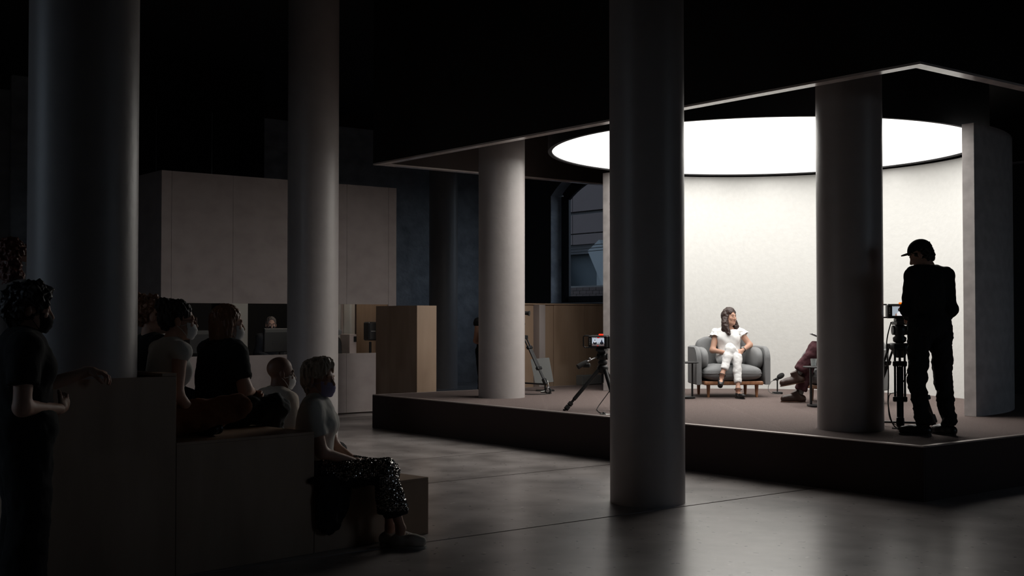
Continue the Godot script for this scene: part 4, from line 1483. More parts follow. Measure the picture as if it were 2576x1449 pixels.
func add_foot(b: Blob, J: Dictionary, s: String, f: float) -> void:
	var A: Vector3 = J["a" + s]
	var T: Vector3 = J["t" + s]
	var d := T - A
	var heel: Vector3 = J["b" + s]
	b.cap(A, heel.lerp(T, 0.1), 0.036 + f, 0.032 + f, 0.03)
	b.cap(heel, heel.lerp(T, 0.7), 0.032 + f, 0.036 + f, 0.03)
	b.cap(heel.lerp(T, 0.6), heel.lerp(T, 0.93), 0.036 + f, 0.026 + f, 0.03)

# o: skin, w (girth), cell, bust, hands {l: [curl, along, back], r: ...}
func person(label: String, at: Vector3, turn: float, J: Dictionary, o: Dictionary) -> Node3D:
	var n := thing("person", label, "person", at, turn)
	var w: float = o.get("w", 1.0)
	for s in ["l", "r"]:
		if not J.has("b" + s):
			var sole: Vector3 = J["a" + s] - J["t" + s]
			sole.y = 0
			J["b" + s] = Vector3(J["a" + s].x, J["t" + s].y, J["a" + s].z) + sole.normalized() * 0.035 if not J.has("free" + s) else J["a" + s] + J["free" + s]
	var b := Blob.new()
	add_torso(b, J, w, -0.006, o.get("bust", false))
	add_hips(b, J, w, -0.008)
	var H := Transform3D(J.hb, J.head)
	b.cap(J.neck - (J.head - J.neck) * 0.35, H * Vector3(0, -0.05, 0.018), 0.057, 0.050, 0.03)
	for s in ["l", "r"]:
		add_arm(b, J, s, w, 0.0, 2.0)
		add_leg(b, J, s, w, -0.006, 2.0)
		add_foot(b, J, s, -0.006)
	var g := b.build(o.get("cell", 0.014))
	g.add(head_geo(), H)
	for s in ["l", "r"]:
		var h: Array = o.hands[s]
		var y: Vector3 = h[1].normalized()
		var z: Vector3 = h[2]
		z = (z - y * z.dot(y)).normalized()
		var x := y.cross(z)
		g.add(hand_geo(h[0]), Transform3D(Basis(x if s == "l" else -x, y, z), J["w" + s]))
	part(n, "body", g, o.skin)
	return n

func shirt(n: Node3D, J: Dictionary, m: Material, w: float, sleeve: float, o := {}) -> MeshInstance3D:
	var b := Blob.new()
	var f: float = o.get("f", 0.014)
	add_torso(b, J, w, f, o.get("bust", false))
	if o.get("long", true):
		add_hips(b, J, w, f + 0.004)
	for s in ["l", "r"]:
		add_arm(b, J, s, w, f * 0.9, sleeve)
	if o.has("hem"):
		var T := torso_frame(J)
		b.below(J.pel + T.y * o.hem, -T.y)
	if o.has("neckline"):
		var T := torso_frame(J)
		b.below(J.neck + T.y * o.neckline, T.y - T.z * o.get("scoop", 0.3))
	var g := b.build(o.get("cell", 0.013))
	g.ruffle(o.get("folds", 0.012), o.get("grain", 7.0), o.get("seed", 2), Vector3(1, 0.7, 1), 0.3)
	return part(n, o.get("called", "shirt"), g, m)

func trousers(n: Node3D, J: Dictionary, m: Material, w: float, until: float, o := {}) -> MeshInstance3D:
	var b := Blob.new()
	var f: float = o.get("f", 0.012)
	add_hips(b, J, w, f)
	for s in ["l", "r"]:
		add_leg(b, J, s, w, f, until, o.get("flare", 0.0))
	if o.has("waist"):
		var T := torso_frame(J)
		b.below(J.pel + T.y * o.waist, T.y + T.z * 0.9)
	var g := b.build(o.get("cell", 0.013))
	g.ruffle(o.get("folds", 0.012), o.get("grain", 8.0), o.get("seed", 5), Vector3.ONE, 0.3)
	return part(n, o.get("called", "trousers"), g, m)

func shoe(n: Node3D, J: Dictionary, s: String, m: Material, sole_m: Material, o := {}) -> MeshInstance3D:
	var A: Vector3 = J["a" + s]
	var T: Vector3 = J["t" + s]
	var B: Vector3 = J["b" + s]
	var b := Blob.new()
	var f: float = o.get("f", 0.004)
	var along := (T - B).normalized()
	var side := along.cross((A - B).normalized()).normalized()
	var up := side.cross(along).normalized()
	b.cap(B, B.lerp(T, 0.7), 0.033 + f, 0.038 + f, 0.02)
	b.cap(B.lerp(T, 0.6), B.lerp(T, 0.95), 0.038 + f, 0.028 + f, 0.02)
	var high: float = o.get("high", 0.03)
	b.cap(B + along * 0.035, B + along * 0.035 + (A - B).normalized() * ((A - B).length() * 0.3 + high), 0.038 + f, 0.040 + f, 0.03, true)
	if o.get("low", false):
		b.cut(B.lerp(T, 0.45) + up * 0.045, Vector3(0.028, 0.03, 0.07), Basis(side, up, -along))
	var under := B - up * 0.026
	b.below(under, -up)
	var g := b.build(0.0085)
	var sh := part(n, o.get("called", "shoe"), g, m)
	var sg := Geo.new()
	var poly := PackedVector2Array()
	var L := (T - B).length() * 0.95 + 0.054 + 2.0 * f
	for k in 28:
		var t := TAU * k / 28.0
		var lx := cos(t)
		var wdt := (0.036 + f) * (1.0 + 0.16 * lx)
		poly.append(Vector2(sgnpow(sin(t), 0.8) * wdt, lx * L / 2))
	var c: Vector3 = B.lerp(T, 0.475) - up * (0.026 + o.get("sole", 0.012) / 2)
	sg.prism(poly, o.get("sole", 0.012), Transform3D(Basis(side, along, side.cross(along)), c))
	part(sh, "sole", sg, sole_m)
	if o.has("laces"):
		for k in 4:
			var q := B.lerp(T, 0.42 + k * 0.09) + up * (0.040 - k * 0.003 + f)
			part(sh, "lace", Geo.new().tube([q - side * 0.018 + up * 0.001, q + up * 0.006, q + side * 0.018 + up * 0.001], 0.0028, 6), o.laces)
	return sh

# hair in the head's own frame
func hair(n: Node3D, J: Dictionary, style: String, m: Material, o := {}) -> MeshInstance3D:
	var b := Blob.new()
	var puff: float = o.get("puff", 0.0)
	b.ell(Vector3(0, 0.046, 0.016), Vector3(0.081 + puff, 0.089 + puff, 0.101 + puff), Basis(), 0.02)
	if style == "long":
		for s in [1.0, -1.0]:
			b.cap(Vector3(s * 0.066, 0.02, 0.0), Vector3(s * 0.090, -0.11, -0.012), 0.034, 0.040, 0.03)
			b.cap(Vector3(s * 0.088, -0.10, -0.01), Vector3(s * 0.082, -0.235, -0.065), 0.040, 0.026, 0.03)
			b.cap(Vector3(s * 0.07, -0.05, 0.03), Vector3(s * 0.085, -0.2, 0.02), 0.04, 0.034, 0.03)
		b.cap(Vector3(0, 0.0, 0.07), Vector3(0, -0.17, 0.085), 0.065, 0.05, 0.04)
	elif style == "bob":
		for s in [1.0, -1.0]:
			b.cap(Vector3(s * 0.062, 0.02, 0.0), Vector3(s * 0.070, -0.10, 0.01), 0.030, 0.024, 0.03)
			b.cap(Vector3(s * 0.055, 0.0, 0.05), Vector3(s * 0.06, -0.13, 0.055), 0.042, 0.03, 0.03)
		b.cap(Vector3(0, 0.0, 0.065), Vector3(0, -0.135, 0.075), 0.06, 0.042, 0.04)
	elif style == "short":
		b.ell(Vector3(0, 0.02, 0.055), Vector3(0.08 + puff, 0.1, 0.075 + puff), Basis(), 0.03)
		b.cap(Vector3(0, -0.02, 0.07), Vector3(0, -0.09, 0.065), 0.05, 0.035, 0.03)
		b.ell(Vector3(0, 0.10, -0.03), Vector3(0.06 + puff, 0.035 + puff, 0.06), Basis(), 0.03)
	elif style == "bun":
		b.ell(Vector3(0, 0.10, 0.09), Vector3(0.05, 0.045, 0.05), Basis(), 0.02)
		b.ell(Vector3(0, 0.0, 0.07), Vector3(0.06, 0.06, 0.05), Basis(), 0.03)
	elif style == "crop":
		b.ell(Vector3(0, -0.01, 0.06), Vector3(0.072, 0.08, 0.06), Basis(), 0.03)
	var line: float = o.get("line", 0.0)
	b.cut(Vector3(0, -0.036 + line, -0.088), Vector3(0.060, 0.108, 0.076))
	b.cut(Vector3(0, -0.16, -0.09), Vector3(0.055, 0.09, 0.075))
	if style != "long" and style != "bob":
		for s in [1.0, -1.0]:
			b.cut(Vector3(s * 0.09, -0.03, -0.005), Vector3(0.04, 0.045, 0.038))
	var g := b.build(o.get("cell", 0.006))
	g.ruffle(o.get("amp", 0.010), o.get("freq", 28.0), o.get("seed", 3), Vector3(1.6, 0.35, 1.6) if not o.has("curl") else Vector3.ONE)
	if o.has("wavy") or not o.has("curl"):
		g.ruffle(0.005, 85.0, 8, Vector3(1.5, 0.2, 1.5))
	return part(n, "hair", g, m, J.head, J.hb)

func face_mask(n: Node3D, J: Dictionary, m: Material) -> void:
	var rows := []
	var back := []
	for r in 11:
		var v := r / 10.0
		var y := lerpf(-0.022, -0.118, v)
		var row := []
		var brow := []
		for c in 19:
			var u := c / 18.0 * 2.0 - 1.0
			var a := u * 1.25
			var bulge := 0.028 * (1.0 - u * u) * sin(PI * clampf(v * 0.86 + 0.12, 0.0, 1.0))
			var narrow := lerpf(1.0, 0.86, v)
			var pleat := 0.0022 * sin(v * 22.0) * (1.0 - absf(u))
			var q := Vector3(sin(a) * 0.066 * narrow, y + 0.012 * u * u, -0.030 - cos(a) * (0.060 + 0.0) * narrow - bulge - pleat)
			row.append(q)
			brow.append(q + Vector3(0, 0, 0.004) - Vector3(sin(a), 0, 0) * 0.003)
		rows.append(row)
		back.append(brow)
	var g := Geo.new()
	var rr := rows.duplicate()
	rr.reverse()
	g.sheet(rr)
	g.sheet(back)
	var o := part(n, "face_mask", g, m, J.head, J.hb)
	for s in [1, -1]:
		var e := 18 if s > 0 else 0
		for r in [1, 9]:
			part(o, "ear_loop", Geo.new().tube([rows[r][e], Vector3(s * 0.074, -0.03 if r == 1 else -0.05, -0.01), Vector3(s * 0.080, 0.0 if r == 1 else -0.028, 0.016)], 0.0018, 5), m)

func glasses(n: Node3D, J: Dictionary, m: Material) -> void:
	var g := Geo.new()
	for s in [1.0, -1.0]:
		var ring := []
		for k in 20:
			var t := TAU * k / 20.0
			ring.append(Vector3(s * 0.033 + cos(t) * 0.025, 0.0 + sin(t) * 0.019, -0.109 + absf(s * 0.033 + cos(t) * 0.025) * 0.12))
		g.tube(ring, 0.0024, 6, true)
		g.tube([Vector3(s * 0.058, 0.006, -0.100), Vector3(s * 0.074, 0.006, -0.06), Vector3(s * 0.078, 0.004, 0.01), Vector3(s * 0.078, -0.018, 0.026)], 0.002, 6)
	g.tube([Vector3(-0.008, 0.006, -0.109), Vector3(0.0, 0.01, -0.111), Vector3(0.008, 0.006, -0.109)], 0.002, 6)
	part(n, "glasses", g, m, J.head, J.hb)

func eyes(n: Node3D, J: Dictionary, brow_m: Material) -> void:
	for s in [1.0, -1.0]:
		var c := Vector3(s * 0.030, 0.0005, -0.0795)
		var e := part(n, "eye", Geo.new().ball(c, Vector3(0.0125, 0.0052, 0.0112), 14), mat("eye_white", lin(0.45, 0.40, 0.37), 0.3), J.head, J.hb)
		part(e, "iris", Geo.new().ball(c + Vector3(0.002, 0, -0.0085), Vector3(0.0052, 0.0058, 0.0035), 10), mat("iris", lin(0.03, 0.018, 0.012), 0.25))
		part(n, "eyebrow", Geo.new().tube([Vector3(s * 0.014, 0.021, -0.0955), Vector3(s * 0.030, 0.026, -0.093), Vector3(s * 0.048, 0.021, -0.080)], [0.0028, 0.003, 0.0018], 6), brow_m, J.head, J.hb)
	part(n, "lips", Geo.new().tube([Vector3(-0.021, -0.066, -0.079), Vector3(-0.008, -0.064, -0.0885), Vector3(0.0, -0.0655, -0.0895), Vector3(0.008, -0.064, -0.0885), Vector3(0.021, -0.066, -0.079)], [0.0015, 0.0048, 0.0052, 0.0048, 0.0015], 8), mat("lips", lin(0.42, 0.15, 0.13), 0.5), J.head, J.hb)

func look(yaw: float, pitch: float, roll := 0.0) -> Basis:
	return Basis(Vector3.UP, yaw) * Basis(Vector3.RIGHT, pitch) * Basis(Vector3.BACK, roll)

# upright sitting pose on a seat at the origin
func seated(lean := 0.0, tall := 1.0, over := {}) -> Dictionary:
	var up := Vector3(0, cos(lean), -sin(lean))
	var pel := Vector3(0, 0.10, 0)
	var neck := pel + up * 0.465 * tall
	var J := {
		"pel": pel, "neck": neck, "head": neck + up * 0.125 + Vector3(0, 0.012, -0.018), "hb": Basis(),
		"sl": neck - up * 0.055 + Vector3(-0.165, 0, 0), "sr": neck - up * 0.055 + Vector3(0.165, 0, 0),
		"el": neck - up * 0.31 + Vector3(-0.22, 0, -0.02), "er": neck - up * 0.31 + Vector3(0.22, 0, -0.02),
		"wl": Vector3(-0.10, 0.20, -0.26), "wr": Vector3(0.10, 0.20, -0.26),
		"hl": pel + Vector3(-0.085, -0.01, -0.02), "hr": pel + Vector3(0.085, -0.01, -0.02),
		"kl": Vector3(-0.11, 0.09, -0.44), "kr": Vector3(0.11, 0.09, -0.44),
		"al": Vector3(-0.11, -0.31, -0.42), "ar": Vector3(0.11, -0.31, -0.42),
		"tl": Vector3(-0.12, -0.36, -0.60), "tr": Vector3(0.12, -0.36, -0.60),
	}
	J.merge(over, true)
	return J

const CROSS := {"kr": Vector3(0.27, 0.13, -0.37), "ar": Vector3(-0.08, 0.05, -0.36), "tr": Vector3(-0.24, 0.05, -0.33), "br": Vector3(-0.04, 0.045, -0.38),
	"kl": Vector3(-0.28, 0.12, -0.33), "al": Vector3(0.06, 0.045, -0.27), "tl": Vector3(0.20, 0.045, -0.30), "bl": Vector3(0.02, 0.045, -0.27)}

func standing(tall := 1.0, over := {}) -> Dictionary:
	var k := tall / 1.72
	var J := {
		"pel": Vector3(0, 0.95, 0) * k, "neck": Vector3(0, 1.45, 0.01) * k, "head": Vector3(0, 1.60, -0.015) * k, "hb": Basis(),
		"sl": Vector3(-0.18, 1.405, 0.005) * k, "sr": Vector3(0.18, 1.405, 0.005) * k,
		"el": Vector3(-0.22, 1.11, 0.02) * k, "er": Vector3(0.22, 1.11, 0.02) * k,
		"wl": Vector3(-0.22, 0.87, -0.06) * k, "wr": Vector3(0.22, 0.87, -0.06) * k,
		"hl": Vector3(-0.09, 0.92, 0) * k, "hr": Vector3(0.09, 0.92, 0) * k,
		"kl": Vector3(-0.10, 0.50, -0.02) * k, "kr": Vector3(0.10, 0.50, -0.02) * k,
		"al": Vector3(-0.11, 0.09, 0.02), "ar": Vector3(0.11, 0.09, 0.02),
		"tl": Vector3(-0.13, 0.04, -0.16), "tr": Vector3(0.13, 0.04, -0.16),
	}
	J.merge(over, true)
	return J

func facing(fx: float, fd: float) -> float:   # turn that makes local -z look towards (x, depth)
	return atan2(-fx, fd)

func skin(key: String, c: Color) -> StandardMaterial3D:
	var m := mat(key, c, 0.55)
	m.subsurf_scatter_enabled = true
	m.subsurf_scatter_strength = 0.08
	return m

func fabric(key: String, c: Color) -> StandardMaterial3D:
	return mat(key, c, 0.92, 0.0, null, 3.0, bump_tex("cloth_bump", 0.4, 5.0, 2, 256, 62), 0.12)

func build_people() -> void:
	var fair := skin("skin_fair", lin(0.50, 0.30, 0.22))
	var tan_s := skin("skin_tan", lin(0.46, 0.26, 0.185))
	var deep := skin("skin_deep", lin(0.17, 0.085, 0.055))
	var black_c := fabric("black_cotton", lin(0.008, 0.008, 0.009))
	var dark_hair := mat("hair_dark", lin(0.014, 0.010, 0.009), 0.5)
	build_stage_people(fair, tan_s, black_c, dark_hair)
	build_audience(fair, tan_s, deep, black_c, dark_hair)

func build_stage_people(fair: Material, tan_s: Material, black_c: Material, dark_hair: Material) -> void:
	# the guest in white
	var F := STAGE_H
	var hairm := mat("hair_brown", lin(0.032, 0.014, 0.011), 0.45)
	var J := seated(-0.10, 1.0, {
		"neck": Vector3(0.0, 0.478, 0.045), "pel": Vector3(0, 0.10, 0.02), "head": Vector3(-0.012, 0.640, 0.015), "hb": look(0.60, 0.10, 0.05),
		"sr": Vector3(0.162, 0.425, 0.04), "sl": Vector3(-0.16, 0.435, 0.03),
		"er": Vector3(0.225, 0.20, -0.04), "wr": Vector3(0.06, 0.165, -0.22),
		"el": Vector3(-0.275, 0.27, -0.03), "wl": Vector3(-0.13, 0.20, -0.24),
		"kl": Vector3(0.06, 0.235, -0.43), "al": Vector3(0.19, -0.10, -0.58), "tl": Vector3(0.235, -0.225, -0.70), "freel": Vector3(0.01, -0.07, 0.02),
		"kr": Vector3(-0.025, 0.11, -0.44), "ar": Vector3(-0.01, -0.285, -0.60), "tr": Vector3(-0.05, -0.364, -0.76)})
	var at := wd(2.90, F + 0.405, 16.28)
	var n := person("woman in white blouse and trousers sitting in the grey armchair", at, PI, J, {"skin": tan_s, "w": 0.92, "bust": true, "cell": 0.012,
		"hands": {"r": [0.55, Vector3(-0.9, -0.15, -0.3), Vector3(0.2, 1, -0.4)], "l": [0.6, Vector3(0.75, -0.45, -0.45), Vector3(-0.2, 0.6, -0.8)]}})
	var white := fabric("white_cotton", lin(0.78, 0.78, 0.78))
	shirt(n, J, white, 0.92, 0.05, {"bust": true, "called": "blouse", "f": 0.014, "folds": 0.016, "neckline": 0.012, "scoop": 0.35, "hem": -0.06})
	for s in [1.0, -1.0]:
		var sh: Vector3 = J.sr if s > 0 else J.sl
		var el: Vector3 = J.er if s > 0 else J.el
		var ax := (el - sh).normalized()
		var top := (Vector3.UP - ax * ax.y).normalized() * 0.35 + Vector3(s, 0, 0) * 0.65
		top = (top - ax * top.dot(ax)).normalized()
		var fr := ax.cross(top)
		var rows := []
		for r in 6:
			var row := []
			for c in 33:
				var a := -2.1 + 4.2 * c / 32.0
				var wave := 0.011 * sin(c * 0.95) * (r / 5.0)
				var rad := 0.058 + r * 0.0055 + wave
				row.append(sh + ax * (-0.02 + r * 0.016) + (top * cos(a) + fr * sin(a)) * rad)
			rows.append(row)
		var rf := Geo.new()
		rf.sheet(rows)
		rf.sheet(rows.map(func(q): return q.map(func(p): return p - top * 0.004)))
		part(n, "ruffle_sleeve", rf, white)
	trousers(n, J, white, 0.88, 1.80, {"f": 0.010, "folds": 0.014, "waist": 0.10, "cell": 0.011})
	var blk := mat("black_leather", lin(0.012, 0.012, 0.013), 0.35)
	for s in ["l", "r"]:
		var sh := shoe(n, J, s, blk, blk, {"low": true, "f": -0.003, "high": -0.03, "called": "pump"})
		var A: Vector3 = J["a" + s]
		var ring := []
		var ax: Vector3 = (J["k" + s] - A).normalized()
		var e1 := ax.cross(Vector3.RIGHT).normalized()
		var e2 := ax.cross(e1)
		for k in 16:
			ring.append(A - ax * 0.005 + (e1 * cos(TAU * k / 16.0) + e2 * sin(TAU * k / 16.0)) * 0.043)
		part(sh, "ankle_strap", Geo.new().tube(ring, 0.0045, 6, true), blk)
		var up: Vector3 = (A - J["b" + s]).normalized()
		part(sh, "heel", Geo.new().tube([J["b" + s] - up * 0.02, J["b" + s] - up * 0.05], [0.022, 0.017], 12), blk)
	hair(n, J, "long", hairm, {"amp": 0.016, "freq": 10.0, "curl": 1, "wavy": 1, "cell": 0.0045, "line": -0.018})
	eyes(n, J, hairm)
	# watch
	var W: Vector3 = J.wl
	var fd: Vector3 = (J.wl - J.el).normalized()
	var wp := W - fd * 0.035
	var wr := []
	var f1 := fd.cross(Vector3.UP).normalized()
	var f2 := fd.cross(f1)
	for k in 18:
		wr.append(wp + (f1 * cos(TAU * k / 18.0) + f2 * sin(TAU * k / 18.0)) * 0.031)
	var wt := part(n, "watch", Geo.new().tube(wr, 0.006, 8, true), blk)
	part(wt, "dial", Geo.new().tube([wp - f2 * 0.03, wp - f2 * 0.039], 0.019, 18), mats.silver)
	part(n, "earring", Geo.new().ball(Vector3(0.079, -0.045, 0.01), Vector3(0.005, 0.012, 0.005), 8), mats.silver, J.head, J.hb)
	# the host, mostly behind the column
	var maroon := fabric("maroon_cotton", lin(0.060, 0.016, 0.022))
	var boot := mat("brown_leather", lin(0.055, 0.022, 0.014), 0.42, 0.0, noise_tex("leather", [[0.0, Color(0.6, 0.6, 0.6)], [1.0, Color(1, 1, 1)]], 0.05, 4, 256, 77), 4.0)
	var J2 := seated(-0.12, 1.06, {
		"pel": Vector3(0, 0.11, 0.04),
		"kl": Vector3(-0.05, 0.26, -0.42), "al": Vector3(-0.05, -0.045, -0.635), "tl": Vector3(-0.06, -0.165, -0.83), "freel": Vector3(0.0, -0.075, 0.035),
		"kr": Vector3(0.03, 0.13, -0.46), "ar": Vector3(0.05, -0.30, -0.60), "tr": Vector3(0.05, -0.362, -0.80),
		"el": Vector3(-0.24, 0.30, 0.02), "wl": Vector3(-0.08, 0.32, -0.26), "er": Vector3(0.24, 0.30, 0.02), "wr": Vector3(0.06, 0.33, -0.24), "hb": look(-0.2, 0.0)})
	var at2 := wd(4.13, F + 0.405, 14.9)
	var t2 := facing(-1.0, 0.05)
	var n2 := person("seated man in maroon trousers and brown boots, mostly behind the column", at2, t2, J2, {"skin": fair, "w": 1.08, "cell": 0.014,
		"hands": {"l": [0.5, Vector3(0.5, 0, -0.8), Vector3(0, 1, 0)], "r": [0.5, Vector3(-0.5, 0, -0.8), Vector3(0, 1, 0)]}})
	shirt(n2, J2, fabric("navy_cotton", lin(0.02, 0.024, 0.04)), 1.08, 1.95, {"seed": 12})
	trousers(n2, J2, maroon, 1.06, 1.88, {"f": 0.016, "flare": 0.014, "folds": 0.02, "cell": 0.011, "waist": 0.12})
	for s in ["l", "r"]:
		shoe(n2, J2, s, boot, mat("boot_sole", lin(0.10, 0.05, 0.03), 0.7), {"f": 0.014, "high": 0.09, "called": "boot", "laces": mat("boot_lace", lin(0.20, 0.09, 0.05), 0.8), "sole": 0.014})
		var A: Vector3 = J2["a" + s]
		part(n2, "sock", Geo.new().tube([A, A.lerp(J2["k" + s], 0.2)], 0.045, 16), mats.grey_box)
	hair(n2, J2, "crop", dark_hair)
	eyes(n2, J2, dark_hair)
	var cb := thing("clipboard", "clipboard with white pages on the knee in maroon trousers", "clipboard", at2, t2)
	var cbb := Basis(Vector3.RIGHT, 0.42)
	part(cb, "board", Geo.new().box(Vector3(-0.03, 0.375, -0.33), Vector3(0.22, 0.006, 0.30), 0.002, cbb), mats.black_plastic)
	part(cb, "page", Geo.new().box(Vector3(-0.03, 0.381, -0.33), Vector3(0.20, 0.004, 0.28), 0.001, cbb), mats.paper)
	part(cb, "clip", Geo.new().box(Vector3(-0.03, 0.437, -0.447), Vector3(0.08, 0.012, 0.03), 0.003, cbb), mats.steel)
	# the camera operator
	var J3 := standing(1.74, {
		"head": Vector3(-0.055, 1.60, -0.045), "neck": Vector3(-0.005, 1.475, 0.0), "hb": look(0.95, -0.40, 0.0),
		"sl": Vector3(-0.145, 1.42, 0.01), "sr": Vector3(0.15, 1.42, 0.01),
		"el": Vector3(-0.175, 1.12, -0.06), "wl": Vector3(-0.06, 1.05, -0.30), "er": Vector3(0.18, 1.12, 0.04), "wr": Vector3(0.13, 0.95, -0.14),
		"hl": Vector3(-0.085, 0.92, 0), "hr": Vector3(0.10, 0.92, 0),
		"kl": Vector3(-0.105, 0.50, -0.02), "kr": Vector3(0.125, 0.50, -0.01), "al": Vector3(-0.075, 0.085, 0.03), "ar": Vector3(0.155, 0.085, 0.05),
		"tl": Vector3(-0.245, 0.042, -0.03), "tr": Vector3(0.09, 0.042, -0.12)})
	var n3 := person("camera operator in black with a cap, silhouetted with back turned", wd(3.72, F, 10.85), facing(-0.06, 1.0), J3, {"skin": fair, "w": 1.0, "cell": 0.014,
		"hands": {"l": [0.9, Vector3(0.2, -0.2, -1), Vector3(0, 1, -0.2)], "r": [0.7, Vector3(-0.5, -0.6, -0.5), Vector3(0.8, 0, -0.3)]}})
	shirt(n3, J3, black_c, 1.0, 1.95, {"f": 0.020, "folds": 0.016, "hem": -0.15, "cell": 0.012, "called": "sweater"})
	trousers(n3, J3, black_c, 1.05, 1.97, {"f": 0.012, "flare": 0.012, "folds": 0.026, "grain": 9.0, "cell": 0.012})
	for s in ["l", "r"]:
		shoe(n3, J3, s, blk, blk, {"f": 0.010, "high": 0.05, "sole": 0.02})
	hair(n3, J3, "crop", dark_hair, {"amp": 0.022, "freq": 26.0, "curl": 1, "cell": 0.005, "puff": -0.004})
	var cap := Geo.new()
	var prof := []
	for k in 10:
		var a := PI / 2 * k / 9.0
		prof.append(Vector2(maxf(0.108 * cos(a), 0.001), 0.040 + 0.106 * sin(a)))
	cap.spin(prof, 28, Transform3D(Basis.from_scale(Vector3(0.86, 1, 1.05)), Vector3(0, 0, 0.012)))
	var cp := part(n3, "cap", cap, black_c, J3.head, J3.hb)
	var brim := PackedVector2Array()
	for k in 13:
		var a := PI * k / 12.0
		brim.append(Vector2(cos(a) * 0.075, 0.07 + sin(a) * 0.085))
	part(cp, "brim", Geo.new().prism(brim, 0.006, Transform3D(Basis(Vector3(1, 0, 0), Vector3(0, 0.12, -1).normalized(), Vector3(0, 1, 0.12).normalized()), Vector3(0, 0.046, -0.005))), black_c)
	# someone standing beyond the stage, half behind a column
	var J4 := standing(1.74, {"hb": look(-0.2, 0.0), "wl": Vector3(-0.05, 1.02, -0.2), "wr": Vector3(0.05, 1.0, -0.2)})
	var n4 := person("person in dark clothes standing half hidden behind the stage column", wd(-0.425, 0, 19.2), facing(0.75, -0.5), J4, {"skin": tan_s, "w": 0.95, "cell": 0.016,
		"hands": {"l": [0.6, Vector3(0.7, 0, -0.5), Vector3(0, 0.5, -1)], "r": [0.6, Vector3(-0.7, 0, -0.5), Vector3(0, 0.5, -1)]}})
	shirt(n4, J4, black_c, 0.95, 0.2, {"seed": 8, "hem": -0.1, "cell": 0.016})
	trousers(n4, J4, black_c, 0.95, 1.97, {"cell": 0.016})
	for s in ["l", "r"]:
		shoe(n4, J4, s, blk, blk)
	hair(n4, J4, "bun", dark_hair)
	# two people in the control booth
	var J5 := seated(0.05, 1.0, {"hb": look(-0.25, 0.0)})
	var n5 := person("man with glasses and dark mask peering over the booth monitor", ws(-3.2, 0.67, 0.10), facing(0.55, -0.83), J5, {"skin": fair, "w": 1.0, "cell": 0.018,
		"hands": {"l": [0.4, Vector3(0.2, 0, -1), Vector3(0, 1, 0)], "r": [0.4, Vector3(-0.2, 0, -1), Vector3(0, 1, 0)]}})
	shirt(n5, J5, black_c, 1.0, 1.9, {"cell": 0.018})
	trousers(n5, J5, black_c, 1.0, 1.95, {"cell": 0.018})
	hair(n5, J5, "crop", mat("hair_grey", lin(0.12, 0.10, 0.09), 0.6), {"line": 0.02})
	glasses(n5, J5, mats.black_plastic)
	face_mask(n5, J5, black_c)
	eyes(n5, J5, dark_hair)
	var st1 := thing("stool", "black stool in the booth under the man with glasses", "stool", ws(-3.2, 0, 0.10))
	part(st1, "seat", Geo.new().spin([Vector2(0.001, 0.62), Vector2(0.17, 0.62), Vector2(0.17, 0.67), Vector2(0.001, 0.67)], 20), mats.black_plastic)
	part(st1, "post", Geo.new().tube([Vector3(0, 0.02, 0), Vector3(0, 0.62, 0)], 0.025, 12), mats.black_metal)
	part(st1, "foot", Geo.new().spin([Vector2(0.22, 0.0), Vector2(0.22, 0.02), Vector2(0.001, 0.03)], 20), mats.black_metal)
	var J6 := seated(0.0, 1.0, {"hb": look(0.3, 0.0)})
	var n6 := person("dark-haired person seated on the office chair inside the booth", ws(-3.04, 0.52, 0.95), facing(-0.62, 0.785), J6, {"skin": fair, "w": 0.95, "cell": 0.018,
		"hands": {"l": [0.4, Vector3(0.2, 0, -1), Vector3(0, 1, 0)], "r": [0.4, Vector3(-0.2, 0, -1), Vector3(0, 1, 0)]}})
	shirt(n6, J6, black_c, 0.95, 1.9, {"cell": 0.018})
	trousers(n6, J6, black_c, 0.95, 1.95, {"cell": 0.018})
	hair(n6, J6, "bob", dark_hair, {"line": -0.02})

func row_at(x: float, h: float, z: float) -> Vector3:   # bench frame to world
	return BENCH_AT + Basis(Vector3.UP, BENCH_TURN) * Vector3(x, h, -z)

